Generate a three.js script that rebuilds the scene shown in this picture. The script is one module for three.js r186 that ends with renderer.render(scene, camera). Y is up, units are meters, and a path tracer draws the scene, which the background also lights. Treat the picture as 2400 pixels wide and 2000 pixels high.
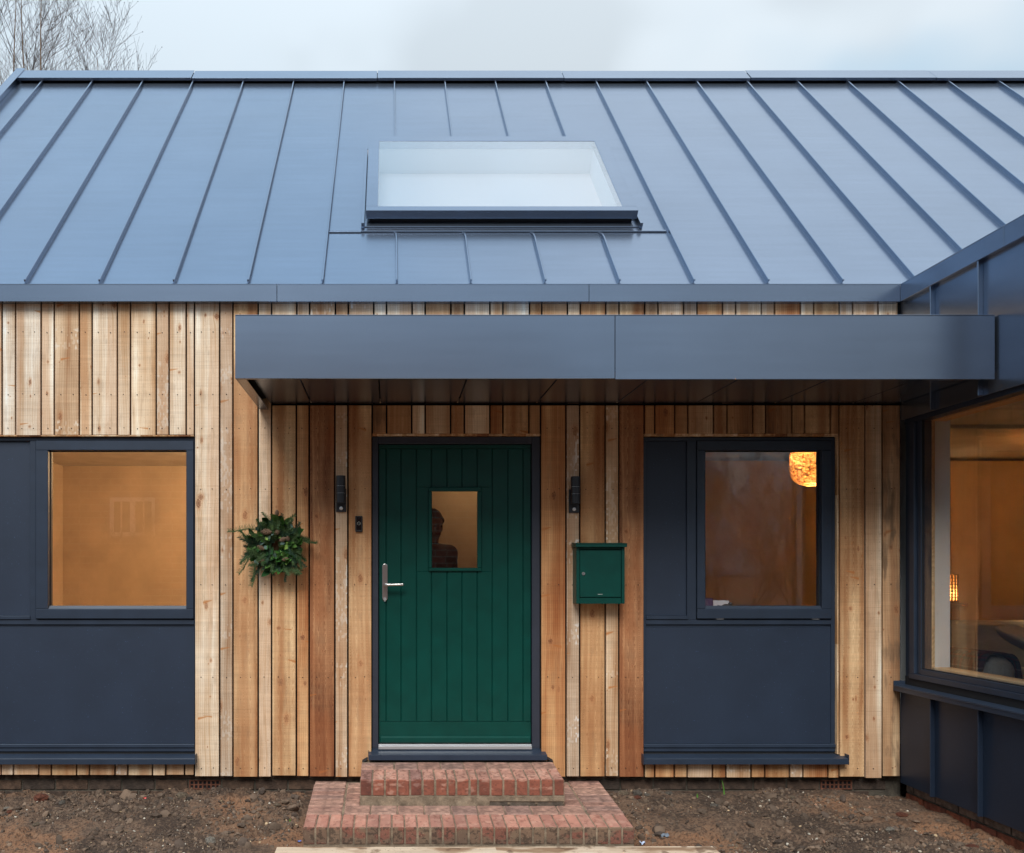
import * as THREE from 'three';
import { mergeGeometries } from 'three/addons/utils/BufferGeometryUtils.js';
import { RectAreaLightUniformsLib } from 'three/addons/lights/RectAreaLightUniformsLib.js';

// ---------------------------------------------------------------- camera, sky, sun, exposure
const scene = new THREE.Scene();
const camera = new THREE.PerspectiveCamera(52.45, 2400 / 2000, 0.05, 900);
camera.position.set(0, 1.47, 5.8);
camera.lookAt(0, 1.47, 0);
camera.setViewOffset(2400, 2000, 287, -346, 2400, 2000);   // shift lens: verticals stay upright
camera.updateProjectionMatrix();

const renderer = new THREE.WebGLRenderer({ antialias: true });
renderer.setSize(1024, 853);
renderer.toneMapping = THREE.LinearToneMapping;
renderer.toneMappingExposure = 2.1;
renderer.shadowMap.enabled = true;

function mulberry(a) { return () => { a |= 0; a = a + 0x6D2B79F5 | 0; let t = Math.imul(a ^ a >>> 15, 1 | a); t = t + Math.imul(t ^ t >>> 7, 61 | t) ^ t; return ((t ^ t >>> 14) >>> 0) / 4294967296; }; }
const clamp = (x, a = 0, b = 1) => Math.min(b, Math.max(a, x));
const lerp = (a, b, t) => a + (b - a) * t;
const smooth = (a, b, x) => { const t = clamp((x - a) / (b - a)); return t * t * (3 - 2 * t); };
function hash2(x, y, s) { let h = Math.imul(x | 0, 374761393) ^ Math.imul(y | 0, 668265263) ^ Math.imul(s | 0, 1442695041); h = Math.imul(h ^ h >>> 13, 1274126177); return ((h ^ h >>> 16) >>> 0) / 4294967296; }
function vnoise(x, y, s = 1, px = 0, py = 0) {           // value noise, optional whole-number period
  let xi = Math.floor(x), yi = Math.floor(y); const fx = x - xi, fy = y - yi;
  let x1 = xi + 1, y1 = yi + 1;
  if (px) { xi = ((xi % px) + px) % px; x1 = ((x1 % px) + px) % px; }
  if (py) { yi = ((yi % py) + py) % py; y1 = ((y1 % py) + py) % py; }
  const u = fx * fx * (3 - 2 * fx), v = fy * fy * (3 - 2 * fy);
  return lerp(lerp(hash2(xi, yi, s), hash2(x1, yi, s), u), lerp(hash2(xi, y1, s), hash2(x1, y1, s), u), v);
}
function fbm(x, y, s, oct = 4, p = 0) { let a = 0.5, t = 0, n = 0; for (let i = 0; i < oct; i++) { t += a * vnoise(x, y, s + i * 17, p, p); n += a; x *= 2; y *= 2; p *= 2; a *= 0.5; } return t / n; }

// overcast winter sky: pale blue veil with soft white cloud, brighter towards the zenith
{
  const W = 1024, H = 512, d = new Float32Array(W * H * 4);
  for (let j = 0; j < H; j++) for (let i = 0; i < W; i++) {
    const el = ((j + 0.5) / H - 0.5) * Math.PI, az = ((i + 0.5) / W - 0.5) * 2 * Math.PI;
    const y = Math.sin(el), c = Math.cos(el), x = c * Math.cos(az), z = c * Math.sin(az);
    const k = (j * W + i) * 4, up = Math.max(y, 0);
    const q = 1 / (up + 0.45);
    const n = fbm(x * q * 2.1 + 7.3, z * q * 2.1 + 3.1, 5, 5), m = fbm(x * q * 4.6 + 1.3, z * q * 4.6 + 9.1, 31, 4);
    const t = clamp(smooth(0.36, 0.6, n) * 0.95 + x * 0.35 - 0.04), g = smooth(0.42, 0.68, m) * 0.15;
    const grad = (1 + 2.5 * up) / (1 + 2.5 * 0.52);
    const L = grad * (1 - g) * 0.97;
    d[k] = lerp(0.262, 0.392, t) * L; d[k + 1] = lerp(0.360, 0.440, t) * L; d[k + 2] = lerp(0.445, 0.480, t) * L; d[k + 3] = 1;
    if (y < 0) { const f = smooth(0, -0.08, y); d[k] = lerp(d[k], 0.05, f); d[k + 1] = lerp(d[k + 1], 0.045, f); d[k + 2] = lerp(d[k + 2], 0.04, f); }
  }
  const t = new THREE.DataTexture(d, W, H, THREE.RGBAFormat, THREE.FloatType);
  t.mapping = THREE.EquirectangularReflectionMapping; t.magFilter = t.minFilter = THREE.LinearFilter; t.needsUpdate = true;
  scene.background = t; scene.environment = t;
}
const sun = new THREE.DirectionalLight(new THREE.Color(1, 0.965, 0.91), 1.5);   // the sun behind the cloud: very soft
sun.position.set(-2.8, 13.4, 10.8); sun.target.position.set(0, 1, 0);
sun.castShadow = true; sun.shadow.radius = 55; sun.shadow.mapSize.set(2048, 2048);
Object.assign(sun.shadow.camera, { left: -10, right: 10, top: 10, bottom: -10, near: 0.5, far: 50 });
scene.add(sun, sun.target);
RectAreaLightUniformsLib.init();

// ---------------------------------------------------------------- helpers
const taken = {};
function numbered(n) { if (!(n in taken)) { taken[n] = 0; return n; } taken[n]++; return n + '_' + String(taken[n]).padStart(3, '0'); }
function tag(o, label, category, group, kind) { o.userData.label = label; if (category) o.userData.category = category; if (group) o.userData.group = group; if (kind) o.userData.kind = kind; return o; }
function group(name, parent = scene) { const g = new THREE.Group(); g.name = parent === scene ? numbered(name) : name; parent.add(g); return g; }
function mesh(name, geo, mat, parent = scene) {
  const g = Array.isArray(geo) ? (geo.length > 1 ? mergeGeometries(geo.map(x => x.index ? x.toNonIndexed() : x)) : geo[0]) : geo;
  const m = new THREE.Mesh(g, mat); m.name = parent === scene ? numbered(name) : name; m.castShadow = m.receiveShadow = true; parent.add(m); return m;
}
function structure(name, geo, mat, label) { const m = mesh(name, geo, mat); m.userData.kind = 'structure'; if (label) m.userData.label = label; return m; }
// box with chamfered edges; uv in metres
function cbox(x0, x1, y0, y1, z0, z1, c = 0.0015, uv = null) {
  const lo = [x0, y0, z0], hi = [x1, y1, z1], P = [], U = [], N = [];
  c = Math.min(c, (x1 - x0) * 0.45, (y1 - y0) * 0.45, (z1 - z0) * 0.45);
  const corner = (sx, sy, sz, ax) => { const s = [sx, sy, sz], p = [0, 0, 0]; for (let i = 0; i < 3; i++) p[i] = s[i] > 0 ? hi[i] - (i === ax ? 0 : c) : lo[i] + (i === ax ? 0 : c); return p; };
  const map = uv || ((p, ax) => ax === 2 ? [p[0], p[1]] : ax === 0 ? [p[2], p[1]] : [p[0], p[2]]);
  const tri = (a, b, d, ax, out) => {
    const e1 = [b[0] - a[0], b[1] - a[1], b[2] - a[2]], e2 = [d[0] - a[0], d[1] - a[1], d[2] - a[2]];
    let n = [e1[1] * e2[2] - e1[2] * e2[1], e1[2] * e2[0] - e1[0] * e2[2], e1[0] * e2[1] - e1[1] * e2[0]];
    const l = Math.hypot(...n) || 1; n = n.map(v => v / l);
    if (n[0] * out[0] + n[1] * out[1] + n[2] * out[2] < 0) { [b, d] = [d, b]; n = n.map(v => -v); }
    for (const p of [a, b, d]) { P.push(...p); N.push(...n); U.push(...map(p, ax)); }
  };
  const quad = (a, b, d, e, ax, out) => { tri(a, b, d, ax, out); tri(a, d, e, ax, out); };
  for (let ax = 0; ax < 3; ax++) for (const s of [-1, 1]) {
    const o = [0, 0, 0]; o[ax] = s; const [i, j] = [[1, 2], [0, 2], [0, 1]][ax];
    const q = [[-1, -1], [1, -1], [1, 1], [-1, 1]].map(([u, v]) => { const t = [0, 0, 0]; t[ax] = s; t[i] = u; t[j] = v; return corner(...t, ax); });
    quad(...q, ax, o);
  }
  if (c > 0) {
    for (let ax = 0; ax < 3; ax++) { const [i, j] = [[1, 2], [0, 2], [0, 1]][ax];   // edges along ax
      for (const si of [-1, 1]) for (const sj of [-1, 1]) {
        const mk = (s, f) => { const t = [0, 0, 0]; t[ax] = s; t[i] = si; t[j] = sj; return corner(...t, f); };
        const o = [0, 0, 0]; o[i] = si; o[j] = sj; quad(mk(-1, i), mk(1, i), mk(1, j), mk(-1, j), i === 2 || j === 2 ? 2 : i, o);
      } }
    for (const a of [-1, 1]) for (const b of [-1, 1]) for (const d of [-1, 1]) tri(corner(a, b, d, 0), corner(a, b, d, 1), corner(a, b, d, 2), 2, [a, b, d]);
  }
  const g = new THREE.BufferGeometry();
  g.setAttribute('position', new THREE.Float32BufferAttribute(P, 3)); g.setAttribute('normal', new THREE.Float32BufferAttribute(N, 3)); g.setAttribute('uv', new THREE.Float32BufferAttribute(U, 2));
  return g;
}
const place = (g, x = 0, y = 0, z = 0, rx = 0, ry = 0, rz = 0, s = 1) => g.applyMatrix4(new THREE.Matrix4().compose(new THREE.Vector3(x, y, z), new THREE.Quaternion().setFromEuler(new THREE.Euler(rx, ry, rz)), Array.isArray(s) ? new THREE.Vector3(...s) : new THREE.Vector3(s, s, s)));
const cyl = (r0, r1, h, n = 20) => new THREE.CylinderGeometry(r0, r1, h, n);
class Twigs {                                              // tapered limbs collected into one geometry
  constructor() { this.p = []; this.n = []; this.i = []; this.u = []; }
  seg(a, b, ra, rb, n = 5) {
    const d = b.clone().sub(a).normalize(), s = Math.abs(d.y) < 0.9 ? new THREE.Vector3(0, 1, 0) : new THREE.Vector3(1, 0, 0);
    const e = s.clone().cross(d).normalize(), f = d.clone().cross(e), k = this.p.length / 3;
    for (let j = 0; j < n; j++) { const t = j / n * 2 * Math.PI, c = Math.cos(t), w = Math.sin(t); const nx = e.x * c + f.x * w, ny = e.y * c + f.y * w, nz = e.z * c + f.z * w;
      this.p.push(a.x + nx * ra, a.y + ny * ra, a.z + nz * ra, b.x + nx * rb, b.y + ny * rb, b.z + nz * rb); this.n.push(nx, ny, nz, nx, ny, nz); this.u.push(j / n, a.y, j / n, b.y); }
    for (let j = 0; j < n; j++) { const q = k + 2 * j, r = k + 2 * ((j + 1) % n); this.i.push(q, r, q + 1, r, r + 1, q + 1); }
  }
  build() { const g = new THREE.BufferGeometry(); g.setAttribute('position', new THREE.Float32BufferAttribute(this.p, 3)); g.setAttribute('normal', new THREE.Float32BufferAttribute(this.n, 3)); g.setAttribute('uv', new THREE.Float32BufferAttribute(this.u, 2)); g.setIndex(this.i); return g; }
}
function texture(w, h, fn, srgb = true) {
  const d = new Uint8Array(w * h * 4);
  for (let j = 0; j < h; j++) for (let i = 0; i < w; i++) { const c = fn(i, j), k = (j * w + i) * 4; if (c.length) { d[k] = clamp(c[0], 0, 255); d[k + 1] = clamp(c[1], 0, 255); d[k + 2] = clamp(c[2], 0, 255); } else d[k] = d[k + 1] = d[k + 2] = clamp(c, 0, 255); d[k + 3] = 255; }
  const t = new THREE.DataTexture(d, w, h); t.wrapS = t.wrapT = THREE.RepeatWrapping; t.magFilter = THREE.LinearFilter; t.minFilter = THREE.LinearMipmapLinearFilter; t.generateMipmaps = true;
  if (srgb) t.colorSpace = THREE.SRGBColorSpace; t.needsUpdate = true; return t;
}
const scaled = (t, sx, sy = sx) => { const c = t.clone(); c.repeat.set(sx, sy); c.needsUpdate = true; return c; };
const std = o => new THREE.MeshStandardMaterial(o), phys = o => new THREE.MeshPhysicalMaterial(o);
const rgb = (r, g, b) => new THREE.Color().setRGB(r, g, b);

// ---------------------------------------------------------------- materials
// sawn larch: twelve board faces side by side, each 0.17 m x 3.4 m
const STRIPS = 12, STRIP = 0.17, BOARD = 3.4;
const woodAtlas = (() => {
  const W = 2048, H = 2048, sw = W / STRIPS, hi = new Uint8Array(W * H * 4), bu = new Uint8Array(W * H * 4), R = mulberry(77);
  const kind = ['pale', 'pale', 'pale', 'pale', 'tan', 'tan', 'tan', 'red', 'chalk', 'stain', 'orange', 'pale'];
  const tone = { pale: [[232, 212, 188], [196, 160, 124]], tan: [[210, 176, 138], [164, 118, 80]], red: [[192, 150, 114], [132, 88, 58]], chalk: [[212, 188, 162], [176, 140, 108]], stain: [[204, 174, 140], [158, 122, 90]], orange: [[208, 166, 124], [170, 114, 72]] };
  const info = kind.map(k => {
    const knots = [], n = 12 + Math.floor(R() * 15);
    for (let i = 0; i < n; i++) knots.push({ u: 0.014 + R() * 0.142, v: R() * BOARD, r: 0.0024 + Math.pow(R(), 3.2) * 0.013, e: 0.7 + R() * 1.9, spike: R() < 0.24 ? (R() < 0.5 ? -1 : 1) : 0, dark: R() });
    return { k, knots, c: 0.3 + R() * 0.4, arch: k === 'red' || k === 'tan' || R() < 0.3, v0: 0.7 + R() * 1.7, f: 55 + R() * 55, s: Math.floor(R() * 1000) };
  });
  for (let j = 0; j < H; j++) { const v = j / H * BOARD;
    for (let i = 0; i < W; i++) {
      const q = Math.min(STRIPS - 1, Math.floor(i / sw)), b = info[q], u = (i / sw - q) * STRIP, [A, B] = tone[b.k];
      let du = (vnoise(v * 1.7, q * 3.3, b.s) - 0.5) * 0.026 + (vnoise(v * 6, u * 20, b.s + 3) - 0.5) * 0.006, core = 0, halo = 0, spk = 0;
      for (const k of b.knots) { const x = u - k.u, y = (v - k.v) / k.e; if (Math.abs(y) > 0.1 || Math.abs(x) > 0.09) continue;
        const dd = Math.hypot(x, y) / k.r; du += Math.sign(x || 1) * -0.55 * k.r * Math.exp(-dd * dd * 0.13) * 1.6;
        if (k.spike) { const a = x * k.spike, w = 0.006 * clamp(a / 0.05); if (a > 0 && a < 0.06 && Math.abs(y + a * 0.12) < w + 0.0015) spk = Math.max(spk, 1 - Math.abs(y + a * 0.12) / (w + 0.0016)); }
        else { const wob = dd + (vnoise(x * 300, y * 300, b.s) - 0.5) * 0.9; core = Math.max(core, (1 - smooth(0.75, 1.15, wob)) * (0.45 + 0.55 * k.dark) * (0.72 + 0.28 * Math.sin(dd * 9))); halo = Math.max(halo, 1 - smooth(0.8, 2.4, wob)); } }
      let x = u - b.c * STRIP + du, ring;
      if (b.arch) { const w = Math.abs(x) * (1 + 0.3 * vnoise(v * 2, 1, b.s)); ring = (w * w * 620 + (v - b.v0) * (v > b.v0 ? 1.2 : -0.9) + vnoise(v * 2.2, u * 14, b.s + 8) * 0.4) * 15; if (w > 0.05) ring += (w - 0.05) * 90; }
      else ring = x * b.f + vnoise(v * 0.9, u * 6, b.s + 8) * 2.2;
      let g = ring - Math.floor(ring); g = Math.pow(g, 2.2) * (1 - smooth(0.9, 1, g));
      const fibre = vnoise(u * 1400, v * 26, b.s + 20) - 0.5, blot = fbm(u * 14, v * 2.2, b.s + 30, 3) - 0.5, saw = (vnoise(v * 330, u * 3, b.s + 40) - 0.5);
      const band = vnoise(u * 75 + du * 80, v * 0.6, b.s + 33) - 0.5, band2 = vnoise(u * 26 + du * 30, v * 0.9, b.s + 34) - 0.5;
      let t = 0.14 + g * (b.k === 'red' ? 0.9 : b.arch ? 0.7 : 0.5) + fibre * 0.36 + blot * 1.35 + band * 0.6 + band2 * 0.85 + (fbm(u * 7, v * 1.3, b.s + 37, 3) - 0.5) * 1.5;
      let r = lerp(A[0], B[0], t), gg = lerp(A[1], B[1], t), bl = lerp(A[2], B[2], t);
      const sh = 1 + saw * 0.07 + (vnoise(v * 40, 2, b.s + 41) - 0.5) * 0.05; r *= sh; gg *= sh; bl *= sh;
      const mixc = (c, a) => { r = lerp(r, c[0], a); gg = lerp(gg, c[1], a); bl = lerp(bl, c[2], a); };
      mixc([192, 138, 98], halo * 0.5); mixc([112, 70, 46], core * 0.85); mixc([184, 116, 62], spk * 0.85);
      const heart = smooth(0.56, 0.7, vnoise(u * 16 + du * 18, v * 0.45, b.s + 35)); mixc([190, 138, 98], heart * 0.32);
      const dirt = smooth(0.6, 0.78, fbm(u * 40, v * 9, b.s + 36, 4)); mixc([140, 116, 94], dirt * (b.k === 'stain' ? 0.5 : 0.16));
      if (b.k === 'chalk') { const c = smooth(0.55, 0.75, vnoise(u * 90, v * 55, b.s + 50)) * smooth(0.5, 0.62, vnoise(v * 7, 4, b.s + 51)) * (u < 0.03 || u > 0.13 ? 1 : 0.4); mixc([236, 230, 222], c * 0.8); }
      if (b.k === 'stain') { const c = smooth(0.52, 0.8, fbm(u * 22, v * 5, b.s + 60, 4)); mixc([104, 88, 72], c * 0.6); }
      if (b.k === 'red') { const c = smooth(0.45, 0.7, fbm(u * 9, v * 3, b.s + 61, 3)); mixc([158, 96, 58], c * 0.4); }
      const sp = vnoise(u * 260, v * 240, b.s + 70); if (sp > 0.92) mixc([112, 80, 54], (sp - 0.92) * 8);
      const scr = vnoise(v * 520, 7, b.s + 72); if (scr > 0.9 && vnoise(u * 30, v * 3, b.s + 73) > 0.5) mixc([150, 112, 80], (scr - 0.9) * 3.5);
      const rag = vnoise(v * 70, q, b.s + 74); if (u < 0.004 * rag || u > STRIP - 0.004 * rag) mixc([236, 224, 206], 0.35);
      const k = (j * W + i) * 4; hi[k] = clamp(r, 0, 255); hi[k + 1] = clamp(gg, 0, 255); hi[k + 2] = clamp(bl, 0, 255); hi[k + 3] = 255;
      const hgt = clamp(150 - g * 55 + fibre * 60 + saw * 90 - core * 50, 0, 255); bu[k] = bu[k + 1] = bu[k + 2] = hgt; bu[k + 3] = 255;
    } }
  const mk = (d, s) => { const t = new THREE.DataTexture(d, W, H); t.wrapS = t.wrapT = THREE.RepeatWrapping; t.magFilter = THREE.LinearFilter; t.minFilter = THREE.LinearMipmapLinearFilter; t.generateMipmaps = true; if (s) t.colorSpace = THREE.SRGBColorSpace; t.needsUpdate = true; return t; };
  return { map: mk(hi, true), bump: mk(bu, false) };
})();
const wood = {};
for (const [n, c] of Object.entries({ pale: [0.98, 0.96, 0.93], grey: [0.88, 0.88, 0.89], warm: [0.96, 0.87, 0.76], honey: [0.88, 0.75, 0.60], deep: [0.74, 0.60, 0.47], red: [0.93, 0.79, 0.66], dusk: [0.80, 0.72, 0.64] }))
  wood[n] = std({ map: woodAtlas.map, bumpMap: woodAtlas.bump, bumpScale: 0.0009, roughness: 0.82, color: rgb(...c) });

const fleck = texture(1024, 1024, (i, j) => { const x = i / 1024, y = j / 1024; return 236 + 19 * (fbm(x * 8, y * 8, 3, 5, 8) - 0.5) * 2; });
const streaks = texture(512, 512, (i, j) => { const x = i / 512, y = j / 512; return 240 + 6 * (vnoise(x * 6, y * 90, 9, 6, 90) - 0.5) + 16 * (fbm(x * 4, y * 4, 12, 4, 4) - 0.5); });
const pillow = texture(256, 256, (i, j) => 255 * fbm(i / 256 * 3, j / 256 * 3, 40, 2, 3), false);
const zinc = std({ color: rgb(0.268, 0.332, 0.440), map: scaled(streaks, 0.45), bumpMap: scaled(pillow, 0.5), bumpScale: 0.0045, roughness: 0.25, metalness: 0.88 });
const dustSpots = (() => { const R = mulberry(8), s = []; for (let i = 0; i < 900; i++) s.push([R(), R(), 0.0006 + R() * R() * R() * 0.0022]); const cell = 48, grid = new Map(); for (const d of s) { const k = Math.floor(d[0] * cell) + ',' + Math.floor(d[1] * cell); (grid.get(k) || grid.set(k, []).get(k)).push(d); }
  return texture(1024, 1024, (i, j) => { const x = (i + 0.5) / 1024, y = (j + 0.5) / 1024, cx = Math.floor(x * cell), cy = Math.floor(y * cell); let a = 0; for (let p = -1; p < 2; p++) for (let q = -1; q < 2; q++) for (const d of grid.get(((cx + p + cell) % cell) + ',' + ((cy + q + cell) % cell)) || []) { const r = Math.hypot(x - d[0], y - d[1]); if (r < d[2]) a = Math.max(a, 1 - r / d[2] * 0.6); }
    const n = 0.84 + 0.14 * fbm(x * 5, y * 5, 21, 5, 5); return [lerp(84 * n, 205, a * 0.8), lerp(84 * n, 210, a * 0.8), lerp(84 * n, 214, a * 0.8)]; }); })();
const frameBlue = std({ color: rgb(0.026, 0.041, 0.070), map: scaled(fleck, 1.3), roughness: 0.42, metalness: 0.0 });
const panelBlue = std({ color: rgb(0.24, 0.40, 0.74), map: scaled(dustSpots, 0.9), roughness: 0.5, metalness: 0.0 });
const zincSpot = std({ color: rgb(0.26, 0.42, 0.76), map: scaled(dustSpots, 0.9), roughness: 0.42, metalness: 0.2 });
const rubber = std({ color: rgb(0.012, 0.013, 0.016), roughness: 0.8 });
const membrane = std({ color: rgb(0.008, 0.008, 0.010), roughness: 0.95 });
const doorGreen = phys({ color: rgb(0.0003, 0.060, 0.047), map: scaled(fleck, 1.6), roughness: 0.36, specularIntensity: 0.6 });
const boxGreen = phys({ color: rgb(0.0006, 0.058, 0.046), map: scaled(fleck, 2.2), roughness: 0.4, specularIntensity: 0.6 });
const steel = std({ color: rgb(0.62, 0.61, 0.60), roughness: 0.28, metalness: 1 });
const alu = std({ color: rgb(0.66, 0.68, 0.70), roughness: 0.38, metalness: 0.8 });
const blackPaint = std({ color: rgb(0.018, 0.020, 0.026), roughness: 0.45 });
const glass = phys({ color: 0xffffff, transmission: 1, thickness: 0, roughness: 0.0, ior: 1.62 });
const roofGlass = phys({ color: rgb(0.84, 0.91, 0.97), transmission: 1, thickness: 0, roughness: 0.0, ior: 3.2 });
const plaster = std({ color: rgb(0.74, 0.72, 0.68), map: scaled(fleck, 0.7), roughness: 0.9 });
const plasterWarm = std({ color: rgb(0.66, 0.52, 0.38), map: scaled(fleck, 0.6), roughness: 0.9 });
const oakFloor = std({ color: rgb(0.32, 0.20, 0.11), roughness: 0.6 });
const oak = std({ map: woodAtlas.map, roughness: 0.55, color: rgb(1.05, 0.98, 0.86) });
const walnut = std({ map: woodAtlas.map, roughness: 0.5, color: rgb(0.42, 0.27, 0.18) });

// ---------------------------------------------------------------- ground
function groundY(x, z) {                                   // soil falls away from the house, less so beside the bay
  const side = smooth(1.9, 3.1, x);
  let y = lerp(-0.088, -0.012, side) * smooth(0.05, 0.8, z) - 0.03 * smooth(3.0, 3.4, x) - 0.02 * smooth(0.9, 3, z) * (1 - side);
  const near = smooth(9, 2.5, Math.hypot(x, z));
  const lump = fbm(x * 2.3 + 11, z * 2.3 + 5, 60, 3) - 0.5, clod = fbm(x * 9, z * 9, 64, 4) - 0.5;
  const rough = 0.35 + 0.65 * smooth(0.42, 0.62, fbm(x * 1.6 + 3, z * 2.4 + 1, 71, 3));
  let h = lump * 0.06 + (clod * 0.085 + Math.abs(fbm(x * 26, z * 26, 81, 3) - 0.5) * -0.06 + (vnoise(x * 70, z * 70, 91) - 0.5) * 0.007) * rough;
  h += 0.035 * smooth(0.16, 0.0, Math.abs(z - 0.12)) * (fbm(x * 3, 0, 99, 2) - 0.25);   // ridge of spoil along the plinth
  const sheet = smooth(-1.0, -0.8, x) * smooth(2.15, 1.95, x) * smooth(0.7, 0.86, z);
  const steps = smooth(-0.62, -0.5, x) * smooth(1.55, 1.42, x) * smooth(1.0, 0.84, z);
  y += h * near * (1 - sheet) * (1 - 0.9 * steps);
  if (sheet > 0) y = lerp(y, -0.104, sheet);
  return y - 0.03 * steps;
}
{
  const axis = (a, b, n, out, m) => { const v = []; for (let i = m; i > 0; i--) v.push(a - out * (Math.pow(1.17, i) - 1) / (Math.pow(1.17, m) - 1)); for (let i = 0; i <= n; i++) v.push(lerp(a, b, i / n)); for (let i = 1; i <= m; i++) v.push(b + out * (Math.pow(1.17, i) - 1) / (Math.pow(1.17, m) - 1)); return v; };
  const xs = axis(-3.0, 3.6, 760, 350, 70), zs = axis(-0.12, 1.55, 260, 350, 70), P = [], U = [], I = [], nx = xs.length;
  for (const z of zs) for (const x of xs) { P.push(x, groundY(x, z), z); U.push(x, z); }
  for (let j = 0; j + 1 < zs.length; j++) for (let i = 0; i + 1 < nx; i++) { const a = j * nx + i; I.push(a, a + nx, a + 1, a + 1, a + nx, a + nx + 1); }
  const g = new THREE.BufferGeometry(); g.setAttribute('position', new THREE.Float32BufferAttribute(P, 3)); g.setAttribute('uv', new THREE.Float32BufferAttribute(U, 2)); g.setIndex(I); g.computeVertexNormals();
  const soil = texture(2048, 2048, (i, j) => {
    const x = i / 2048, y = j / 2048, n = fbm(x * 10, y * 10, 101, 6, 10), m = fbm(x * 4, y * 4, 140, 4, 4), f = fbm(x * 160, y * 160, 160, 3, 160), s = vnoise(x * 420, y * 420, 180, 420, 420), s2 = vnoise(x * 230, y * 230, 190, 230, 230);
    let c = [104, 86, 72]; const mix = (d, a) => { c = c.map((v, k) => lerp(v, d[k], a)); };
    mix([70, 57, 47], smooth(0.42, 0.62, n)); mix([156, 116, 86], smooth(0.55, 0.72, m) * 0.75); mix([52, 42, 35], smooth(0.52, 0.75, f) * 0.55); mix([134, 116, 98], smooth(0.5, 0.28, f) * 0.4);
    if (s > 0.94) mix([176, 156, 132], (s - 0.94) * 7); if (s2 > 0.95) mix(s2 > 0.97 ? [160, 92, 62] : [170, 146, 118], 0.6);
    return c; });
  const soilB = texture(1024, 1024, (i, j) => 255 * (0.6 * fbm(i / 1024 * 60, j / 1024 * 60, 200, 4, 60) + 0.4 * vnoise(i / 1024 * 240, j / 1024 * 240, 220, 240, 240)), false);
  structure('ground', g, std({ map: scaled(soil, 0.52), bumpMap: scaled(soilB, 0.8), bumpScale: 0.014, roughness: 0.96, color: rgb(0.84, 0.76, 0.70) }), 'bare trodden brown soil with stones and clods');
}

// ---------------------------------------------------------------- the house
const house = group('house');
tag(house, 'single storey house clad in vertical larch boards under a blue grey standing seam roof', 'house');
const X = px => (px - 913) / 350;                          // board edges were measured in 1/350 m from the door side
// --- wall behind the boards
const wallCore = [];
const core = (x0, x1, y0, y1, z0 = -0.24, z1 = -0.058) => wallCore.push(cbox(x0, x1, y0, y1, z0, z1, 0));
core(-3.66, -2.80, 0.115, 3.30); core(-2.80, -1.309, 2.394, 3.30); core(-2.80, -1.309, 0.115, 0.232);
core(-1.309, -0.117, 0.115, 3.30); core(-0.117, 1.012, 2.396, 3.30); core(-0.117, 1.012, 0.115, 0.262);
core(1.012, 1.704, 0.115, 3.30); core(1.704, 3.0, 2.394, 3.30); core(1.704, 3.0, 0.115, 0.232); core(3.0, 3.455, 0.115, 3.30);
mesh('wall_membrane', wallCore, membrane, house);

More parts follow.
